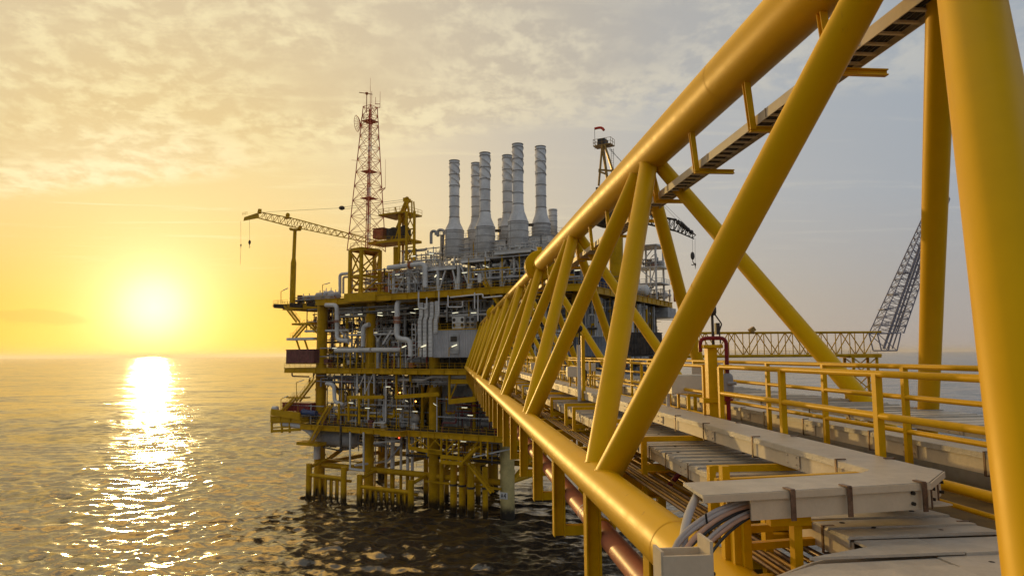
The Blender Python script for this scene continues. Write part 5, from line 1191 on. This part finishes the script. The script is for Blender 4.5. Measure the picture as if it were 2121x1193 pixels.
def build_items():
    t, u0, u1, z0, z1 = cabin_box('equipment_cabin', 897, 684, 987, 740, -5.0, 5.5, 'cabin', 'grey ribbed steel cabin on the middle deck beside the bridge head', 'cabin', rmt='pyellow')
    um = u0+(u1-u0)*.36
    MB().box(L(um+1.5, -5.2, z0+2.6), (1.2, .08, 1.9), (EU, EV, V(0, 0, 1))).build('door', 'grey', t); MB().box(L(um+1.5, -5.32, z0+3.6), (.75, .03, .5), (EU, EV, V(0, 0, 1))).build('door_window', 'dark', t)
    MB().rail([L(u0, -4.9, z1+.1), L(u1, -4.9, z1+.1)], step=1.6, r=.035).build('railing', 'pyellow', t)
    zt = z1+.16
    for k, (x, lab) in enumerate(((949, 'white air conditioner with four round fans on the grey cabin roof, the left one'), (974, 'shaded air conditioner right of the front one on the grey cabin roof'))):
        u = at(x, 665, -4.2)[0]; t = thing('air_conditioner', L(u, -4.2, zt), lab, 'air conditioner', 'air conditioners on the cabin roof')
        w = 1.45 if k == 0 else .8
        MB().box(L(u, -3.6, zt+1.25), (w, .6, 1.2), (EU, EV, V(0, 0, 1))).build('casing', 'white' if k == 0 else 'grey', t)
        for s_ in (-.66, .66):
            for z in (.72, 1.8): MB().lathe(L(u+s_*w, -4.22, zt+z), [(.34, 0), (.36, .03), (.30, .05), (.28, -.01), (0, -.01)], 16, -EV).build('fan', 'dark', t)
    # white vertical cable ladders, each jogged once
    for i, (x, ys, w) in enumerate(((870, 627, 8.6), (880.5, 628, 8.2), (892, 626, 8.6), (902.5, 624, 8.2))):
        v = -5.4; t = thing('cable_riser', A(x, 738, v), ['broad white cable riser, first from the left of four beside the grey cabin', 'second white cable riser from the left, jogged to the left half way', 'third white cable riser from the left beside the grey cabin', 'right one of the four white cable risers, ending behind the cabin'][i], 'cable riser', 'white cable risers beside the cabin')
        p = [at(x+3, ys, v), at(x+3, 655, v), at(x, 664, v), at(x, 739 if i < 3 else 690, v)]
        q = [L(a[0], v, a[2]) for a in p]; m = MB()
        dep = 140; hw = w*dep/F/2
        for a, b in zip(q, q[1:]): m.hexa([b-EU*hw-EV*.2, b+EU*hw-EV*.2, b+EU*hw+EV*.2, b-EU*hw+EV*.2, a-EU*hw-EV*.2, a+EU*hw-EV*.2, a+EU*hw+EV*.2, a-EU*hw+EV*.2])
        m.build('cover', 'white', t)
        for k in range(14):
            z = q[-1].z+(q[0].z-q[-1].z)*(k+.5)/14; uu = p[0][0] if z > p[1][2] else p[3][0]
            MB().box(L(uu, v-.22, z), (hw, .02, .035), (EU, EV, V(0, 0, 1))).build('cover_seam', 'band', t)
    # ladder
    t = thing('access_ladder', A(857, 738, -4.6), 'white caged ladder left of the cable risers', 'ladder')
    m = MB()
    for x in (853.5, 861): m.bar(A(x, 740, -4.6), A(x, 671, -4.6), .12, .12, EU)
    m.build('stile', 'white', t); m = MB()
    for k in range(7): m.bar(A(853.5, 672+10.5*k, -4.6), A(861, 672+10.5*k, -4.6), .14, .14, (0, 0, 1))
    m.build('rung', 'white', t)
    cabin_box('container', 593, 725, 648, 754, -3, 4, 'maroon', 'brown purple container at the left end of the middle deck', 'container')
    cabin_box('container', 585, 834, 640, 853, -3.0, 3, 'red', 'low red container on the left end of the lower deck', 'container')
    # white buoy shaped drum
    m = MB(); vessel(m, A(570, 846, -4), EU, .62, 1.2, 14); tag(m.build('drum', 'white'), 'small white drum at the left tip of the lower deck', 'drum')
    m = MB(); a = A(628, 853, -4); b = A(655, 856, -4); m.tube(a, b, .6, n=14); m.tube(a, a+(a-b).normalized()*.2, .66, n=14); tag(m.build('cable_drum', 'blue'), 'purple blue cylinder lying on the lower deck at the left leg', 'cylinder')
    cabin_box('container', 1300, 690, 1352, 735, 8, 6, 'dark', 'dark grey container seen between the diagonals at the bridge head', 'container')
    cabin_box('container', 1180, 700, 1252, 738, 2, 6, 'slate', 'large grey ribbed container behind the middle of the bridge', 'container')
    cabin_box('container', 1262, 704, 1342, 738, 10, 6, 'slate', 'large grey ribbed container behind the right diagonals', 'container')
    t = thing('water_tank', A(1250, 580, 12), 'blue tank on the upper deck behind the bridge', 'tank'); m = MB(); vessel(m, A(1254, 585, 12), (0, 0, 1), 1.4, 2.6, 18); m.build('shell', 'blue', t); m = MB(); m.tube(A(1254, 596, 12), A(1254, 600, 12), 1.0, n=14); m.build('base', 'grey', t)
    t = thing('pressure_vessel', A(1336, 600, 30), 'white domed vessel left of the white lattice shelter', 'vessel'); m = MB(); vessel(m, A(1322, 602, 34), EU, 1.3, 4, 18); m.build('shell', 'white', t); MB().box(A(1322, 612, 34), (1.4, .8, .6), (EU, EV, V(0, 0, 1))).build('saddle', 'grey', t)
    # ribbed white ducts along the right wall
    for x, y0, y1, v in ((1207, 615, 690, 14), (1222, 610, 688, 14), (1306, 640, 690, 30), (1323, 630, 685, 34), (1330, 628, 680, 36)):
        a = at(x, y0, v); b = at(x, y1, v); m = MB(); m.box(L(a[0], v, (a[2]+b[2])/2), (.55, .4, (a[2]-b[2])/2), (EU, EV, V(0, 0, 1)))
        for k in range(8): m.box(L(a[0], v, b[2]+(a[2]-b[2])*(k+.5)/8), (.6, .45, .06), (EU, EV, V(0, 0, 1)))
        tag(m.build('duct', 'white'), 'upright white duct on the side wall seen between the bridge diagonals', 'duct', 'white ducts on the side wall')
    # white lattice shelter on the far right
    v = 44; t = thing('lattice_shelter', A(1350, 615, v), 'white open steel shelter with a small roof at the right end of the platform', 'steel shelter')
    a = at(1332, 615, v)[0]; b = at(1368, 615, v)[0]; c = at(1356, 615, v)[0]; zr = at(1350, 513, v)[2]; zm = at(1350, 556, v)[2]
    for u in (a, b):
        for dv in (-3, 3): MB().bar(L(u, v+dv, Z2), L(u, v+dv, zr), .4, .4, EU).build('column', 'white', t)
    MB().hexa([L(a-1.2, v-4, zr), L(b+.6, v-4, zr), L(b+.6, v+4, zr), L(a-1.2, v+4, zr), L(a-1.2, v-4, zr+.2), L(b+.6, v-4, zr+.2), L(b+.6, v+4, zr+.9), L(a-1.2, v+4, zr+.9)]).build('roof', 'white', t)
    for z in (zm, (zm+Z2)/2): MB().bar(L(a-1, v, z), L(b+1.4, v, z), 6.5, .3, (0, 0, 1)).build('floor_plate', 'white', t); MB().rail([L(a-1, v-3.2, z), L(b+1.4, v-3.2, z), L(b+1.4, v+3.2, z)], step=1.3, r=.05).build('railing', 'white', t)
    for (p, q) in (((a, zm), (b, zr)), ((a, Z2), (b, (zm+Z2)/2)), ((b, (zm+Z2)/2), (a, zm)), ((c, (zm+Z2)/2), (b, zm))): MB().tube(L(p[0], v-3, p[1]), L(q[0], v-3, q[1]), .14, n=6).build('brace', 'white', t)
    MB().tube(L(c, v-3, Z2), L(c, v-3, zm), .2, n=8).build('column', 'white', t)
    module(at(1334, 600, v)[0], at(1366, 600, v)[0], v-2.5, v+2.5, zm+.2, zm+2.2, 'pipework on the upper floor of the white shelter', 777, 14, 2, cols=('grey', 'dark', 'white'))
    # right corner mast
    m = MB(); m.tube(A(1396, 560, 50), A(1398, 625, 50), .35, n=8); m.sphere(A(1391, 575, 50), .5, 8); m.tube(A(1391, 575, 50), A(1397, 580, 50), .1, n=5); m.box(A(1393, 587, 50), (.5, .2, .3)); tag(m.build('light_mast', 'orange'), 'brown mast at the right corner of the upper deck', 'mast')
    # deck light posts: slender post with an arm carrying a strip lamp
    lp = ((582, 630, 596, 604, 597, 2, 'at the left tip of the upper deck'), (668, 612, 683, 590, 586, 1, 'above the crates left of the radio tower'), (614, 832, 629, 792, 787, -4, 'on the stair landing at the left'), (582, 856, 597, 826, 820, -4, 'left of the low red container'),
          (867, 738, 882, 721, 715, -5.8, 'in front of the white cable risers'), (930, 738, 946, 721, 714, -5.8, 'in front of the grey cabin'), (829, 738, 841, 722, 716, -5.0, 'below the large white pipe'), (1348, 560, 1356, 534, 527, 42, 'inside the white lattice shelter'))
    for i, (x, yb, x2, y1, y2, v, w) in enumerate(lp):
        t = thing('deck_light', A(x, yb, v), 'slender light post with a tilted strip lamp '+w, 'light post', 'light posts on the platform')
        m = MB(); m.tube(A(x, yb, v), A(x, y1, v), .08, n=6); m.tube(A(x, y1, v), A((x+x2)/2, (y1+y2)/2, v), .07, n=6); m.build('post', 'pyellow', t)
        m = MB(); m.bar(A((x+x2)/2-2, (y1+y2)/2+.6, v), A(x2, y2, v), .28, .14, (0, 0, 1)); m.build('lamp', 'tubeon' if i in (4, 5, 6) else 'lampw', t)
build_items()

def build_lamps():
    S = [  # photo pixel of the lamp, depth plane, slope
        (720, 652, -2), (746, 651, -2), (787, 648, -2), (787, 653, -1), (816, 646, -2), (855, 648, -2), (943, 648, -6.1), (981, 648, -6.1), (745, 688, 0), (777, 689, 0), (789, 725, -1),
        (823, 569, -1), (835, 575, -1), (876, 566, -1.5), (902, 572, -1.5), (911, 578, 0), (962, 565, -2), (990, 568, -1), (1006, 552, -2), (1061, 563, -1), (769, 579, 2), (781, 584, 2), (755, 587, 2), (856, 531, -1), (893, 526, 1),
        (763, 722, -1.5), (693, 721, -3), (727, 834, -5), (761, 845, -4), (827, 847, -4.5), (860, 852, -2), (902, 838, -2), (962, 844, -3), (974, 860, -3), (960, 914, -3), (942, 920, -3), (842, 830, -3), (804, 801, -3), (1298, 706, 1.5), (1332, 706, 9), (1196, 560, 6), (862, 640, 3), (1090, 612, -2), (1110, 640, 0)]
    N = len(S); first = None; tilt = random.Random(2)
    for i, (x, y, v) in enumerate(S):
        if first is None:
            t = thing('strip_light', A(x, y, v), 'lit pale strip light under a deck of the platform', 'strip light', 'lit strip lights under the decks'); o = A(x, y, v)
            MB().box(o+V(0, 0, .1), (.62, .12, .05), (EU, EV, V(0, 0, 1))).build('lamp_case', 'lampw', t); MB().box(o, (.58, .10, .045), (EU, EV, V(0, 0, 1))).build('lamp_tube', 'tubeon', t); first = t
        else:
            t = copy_thing(first, A(x, y, v))
            if tilt.random() < .45: t.rotation_euler = (tilt.uniform(-.3, .3), tilt.uniform(-.5, .5), tilt.uniform(-.9, .9))
    for x, y, v, mt, lab in ((828, 813, -4, 'bulb', 'small orange lit bulb under the middle deck beside the yellow hung frame'), (861, 831, -3, 'bulb', 'small orange lit bulb in front of the grey ribbed wall on the lower deck'), (826.5, 906.5, -6.9, 'redon', 'tiny red light on the underside of the lower deck box'), (1262, 448, 24, 'bulb', 'orange light on the right crane')):
        t = thing('signal_lamp', A(x, y, v), lab, 'lamp'); p = A(x, y, v)
        MB().sphere(p, .16 if mt != 'redon' else .13, 8).build('bulb', mt, t); MB().tube(p+V(0, 0, .12), p+V(0, 0, .4), .06, n=6).build('socket', 'dark', t)
build_lamps()

# ---------------------------------------------------------------- two people climbing the left stairs
def person(p, lab, lean=.25, sc=1.0):
    t = thing('person', p, lab, 'person', 'people on the stairs')
    me = bpy.data.meshes.new('body'); X = EU*sc; Yv = EV*sc; Zv = V(0, 0, 1)*sc
    q = lambda x, y, z: tuple(X*x+Yv*y+Zv*z)
    vs = [q(0, 0, .95), q(.08, 0, 1.22), q(.14, 0, 1.45), q(.17, 0, 1.55), q(.21, 0, 1.70),
          q(0, -.11, .88), q(.20, -.12, .62), q(.16, -.12, .30), q(.28, -.12, .27), q(0, .11, .88), q(-.04, .12, .46), q(-.16, .12, .07), q(-.02, .12, .02),
          q(.12, -.2, 1.42), q(.20, -.26, 1.15), q(.42, -.28, 1.06), q(.12, .2, 1.42), q(.10, .27, 1.12), q(.28, .28, .96), q(.48, -.28, 1.05), q(.34, .28, .94)]
    es = [(0, 1), (1, 2), (2, 3), (3, 4), (0, 5), (5, 6), (6, 7), (7, 8), (0, 9), (9, 10), (10, 11), (11, 12), (2, 13), (13, 14), (14, 15), (2, 16), (16, 17), (17, 18), (15, 19), (18, 20)]
    rs = [.15, .15, .16, .06, .11, .1, .075, .055, .045, .1, .075, .055, .045, .07, .05, .04, .07, .05, .04, .035, .035]
    me.from_pydata(vs, es, []); me.update(); o = bpy.data.objects.new('body', me); C.objects.link(o); o.parent = t; ORG[o.name] = Vector(p)
    me.materials.append(MT['cloth']); md = o.modifiers.new('skin', 'SKIN')
    sv = me.skin_vertices[0].data if me.skin_vertices else None
    if sv is None: me.attributes.new('s', 'FLOAT', 'POINT')
    try:
        for i, r in enumerate(rs): me.skin_vertices[0].data[i].radius = (r*sc, r*sc); me.skin_vertices[0].data[i].use_root = (i == 0)
    except Exception: pass
    o.modifiers.new('sub', 'SUBSURF').levels = 1
    m = MB(); m.sphere(Vector(p)+X*.21+Zv*1.71, .125, 10, (1, 1, 1.15)); m.build('face', 'skin', t)
    m = MB(); m.lathe(Vector(p)+X*.21+Zv*1.74, [(.19, 0), (.15, .03), (.145, .09), (.10, .15), (0, .17)], 12); m.build('helmet', 'white', t)
def build_people():
    for (x, y, lab) in ((640, 799, 'lower of the two people climbing the left stairs, in a dark red coverall'), (649, 787, 'upper of the two people on the left stairs, close to the yellow leg')):
        p = A(x, y, -3); person(p, lab)
build_people()

# ---------------------------------------------------------------- flare bridge and boom on the right
def build_flare():
    # a truss bridge seen side-on, far to the right, carrying the leaning flare boom
    D = 215.0
    def G(x, y, d=D):      # the point at photo pixel x, y on the upright plane y = d
        r_ = cf + cr*((x-PW/2)/F) - cu*((y-PH/2)/F); k = d/r_.y; return CAM + r_*k
    t = thing('flare_bridge', G(1640, 740), 'yellow flat truss bridge in the distance leading to the flare boom', 'truss bridge')
    wd = 5.0
    for k, dd in enumerate((0, wd)):
        off = V(0, dd, 0)
        for (ya, yb, r) in ((687, 688, .32), (736, 736, .5)):
            a = G(1395, ya)+off; b = G(1825, yb+2)+off; z = (a.z+b.z)/2; a.z = z; b.z = z
            MB().tube(a, b, r, n=10).build('truss_chord', 'pyellow', t)
        zt = G(1600, 688).z; zb = G(1600, 736).z; n = 14
        X0 = G(1400, 700).x; X1 = G(1818, 700).x
        for i in range(n):
            xa = X0+(X1-X0)*i/n; xb = X0+(X1-X0)*(i+1)/n; y = D+dd
            m = MB(); m.tube(V(xa, y, zb), V(xa, y, zt), .15, n=6); m.build('truss_post', 'pyellow', t)
            m = MB(); m.tube(V(xa, y, zt) if i % 2 == 0 else V(xa, y, zb), V(xb, y, zb) if i % 2 == 0 else V(xb, y, zt), .17, n=6); m.build('truss_diagonal', 'pyellow', t)
    m = MB(); m.box(V((X0+X1)/2, D+wd/2, zb+.2), ((X1-X0)/2, wd/2, .12)); m.build('walkway', 'dark', t)
    MB().rail([V(X0, D+.4, zb+.3), V(X1, D+.4, zb+.3)], step=2.5, r=.05).build('railing', 'band', t)
    for r, y, z in ((.35, D+1.6, zb-.25), (.28, D+2.8, zb-.2)): MB().tube(V(X0-4, y, z), V(X1, y, z), r, n=10).build('flare_pipe', 'grey', t)
    m = MB(); m.bar(G(1553, 686), G(1562, 680), 1.6, 1.4); m.tube(G(1562, 690), G(1555, 684), .5, n=8); m.build('winch', 'brass', t)
    # support trestle under the right end
    s = thing('flare_trestle', G(1790, 790), 'yellow trestle with crossed braces standing in the sea under the flare bridge', 'trestle')
    fx = [G(1768, 760).x, G(1817, 760).x]
    for x in fx:
        for dd in (0, wd): MB().tube(V(x, D+dd, -4), V(x, D+dd, zb-.6), .5, n=12).build('leg', 'leg', s)
    for dd in (0, wd):
        for (z0, z1) in ((zb-1, zb-7), (zb-7, zb-14), (zb-14, zb-22)):
            MB().tube(V(fx[0], D+dd, z0), V(fx[1], D+dd, z1), .18, n=6).build('brace', 'pyellow', s); MB().tube(V(fx[1], D+dd, z0), V(fx[0], D+dd, z1), .18, n=6).build('brace', 'pyellow', s); MB().tube(V(fx[0], D+dd, z1), V(fx[1], D+dd, z1), .2, n=6).build('brace', 'pyellow', s)
    MB().box(V((fx[0]+fx[1])/2, D+wd/2, zb-.7), ((fx[1]-fx[0])/2+1.2, wd/2+.8, .3)).build('head_beam', 'pyellow', s)
    # leaning boom
    f = thing('flare_boom', G(1840, 722), 'dark purple grey lattice flare boom leaning out to the right', 'flare boom')
    lo = [G(1817, 690), G(1856, 726), G(1856, 726)+V(0, 4.5, 0), G(1817, 690)+V(0, 4.5, 0)]
    k = 1.35; up = lambda x0, y0, x1, y1: G(x0+(x1-x0)*k, y0+(y1-y0)*k)
    hi = [up(1817, 690, 1917, 458), up(1870, 694, 1942, 485), up(1870, 694, 1942, 485)+V(0, 2, 0), up(1817, 690, 1917, 458)+V(0, 2, 0)]
    lo[1] = G(1872, 690); lo[2] = G(1872, 690)+V(0, 4.5, 0)
    lattice(f, 'boom', lo, hi, 22, .2, .1, 'flare', taper=.985)
    foot = G(1860, 726)
    for dd in (0, 4.5):
        o = V(0, dd, 0)
        for a, b, r in ((G(1817, 690), G(1826, 726), .22), (G(1866, 690), G(1858, 726), .22), (G(1826, 726), G(1858, 726), .22), (G(1817, 690), G(1866, 690), .18), (G(1817, 690), G(1858, 726), .14)): MB().tube(a+o, b+o, r, n=8).build('foot_brace', 'flare', f)
    for i, (dx, r) in enumerate(((12, .42), (22, .34), (32, .24))):
        a = G(1828+dx*.9, 722)+V(0, 2.2, 0); b = up(1817+dx, 694, 1915+dx*.55, 466)+V(0, 1.2, 0); MB().tube(a, b, r, n=10).build('flare_pipe', 'flare', f)
    for (x0, y0) in ((1842, 640), (1838, 672), (1860, 610), (1880, 565)):
        p = G(x0, y0)+V(0, 2, 0); MB().box(p, (1.6, 1.8, .08)).rail([p+V(-1.6, -1.8, 0), p+V(1.6, -1.8, 0)], step=1.2, r=.05).build('rest_platform', 'flare', f)
build_flare()

# ---------------------------------------------------------------- haze: one box of even air round the whole scene
def build_haze():
    m = bpy.data.materials.new('haze_air'); m.use_nodes = True; m.node_tree.nodes.clear()
    v = m.node_tree.nodes.new('ShaderNodeVolumePrincipled'); o = m.node_tree.nodes.new('ShaderNodeOutputMaterial')
    v.inputs['Color'].default_value = (.97, .93, .88, 1); v.inputs['Density'].default_value = .00005; v.inputs['Anisotropy'].default_value = .5
    m.node_tree.links.new(v.outputs[0], o.inputs['Volume'])
    b = MB(); b.box(V(0, 0, 59), (45000, 45000, 61)); ob = b.build('haze', m, org=(0, 0, 0)); ob['kind'] = 'stuff'
build_haze()
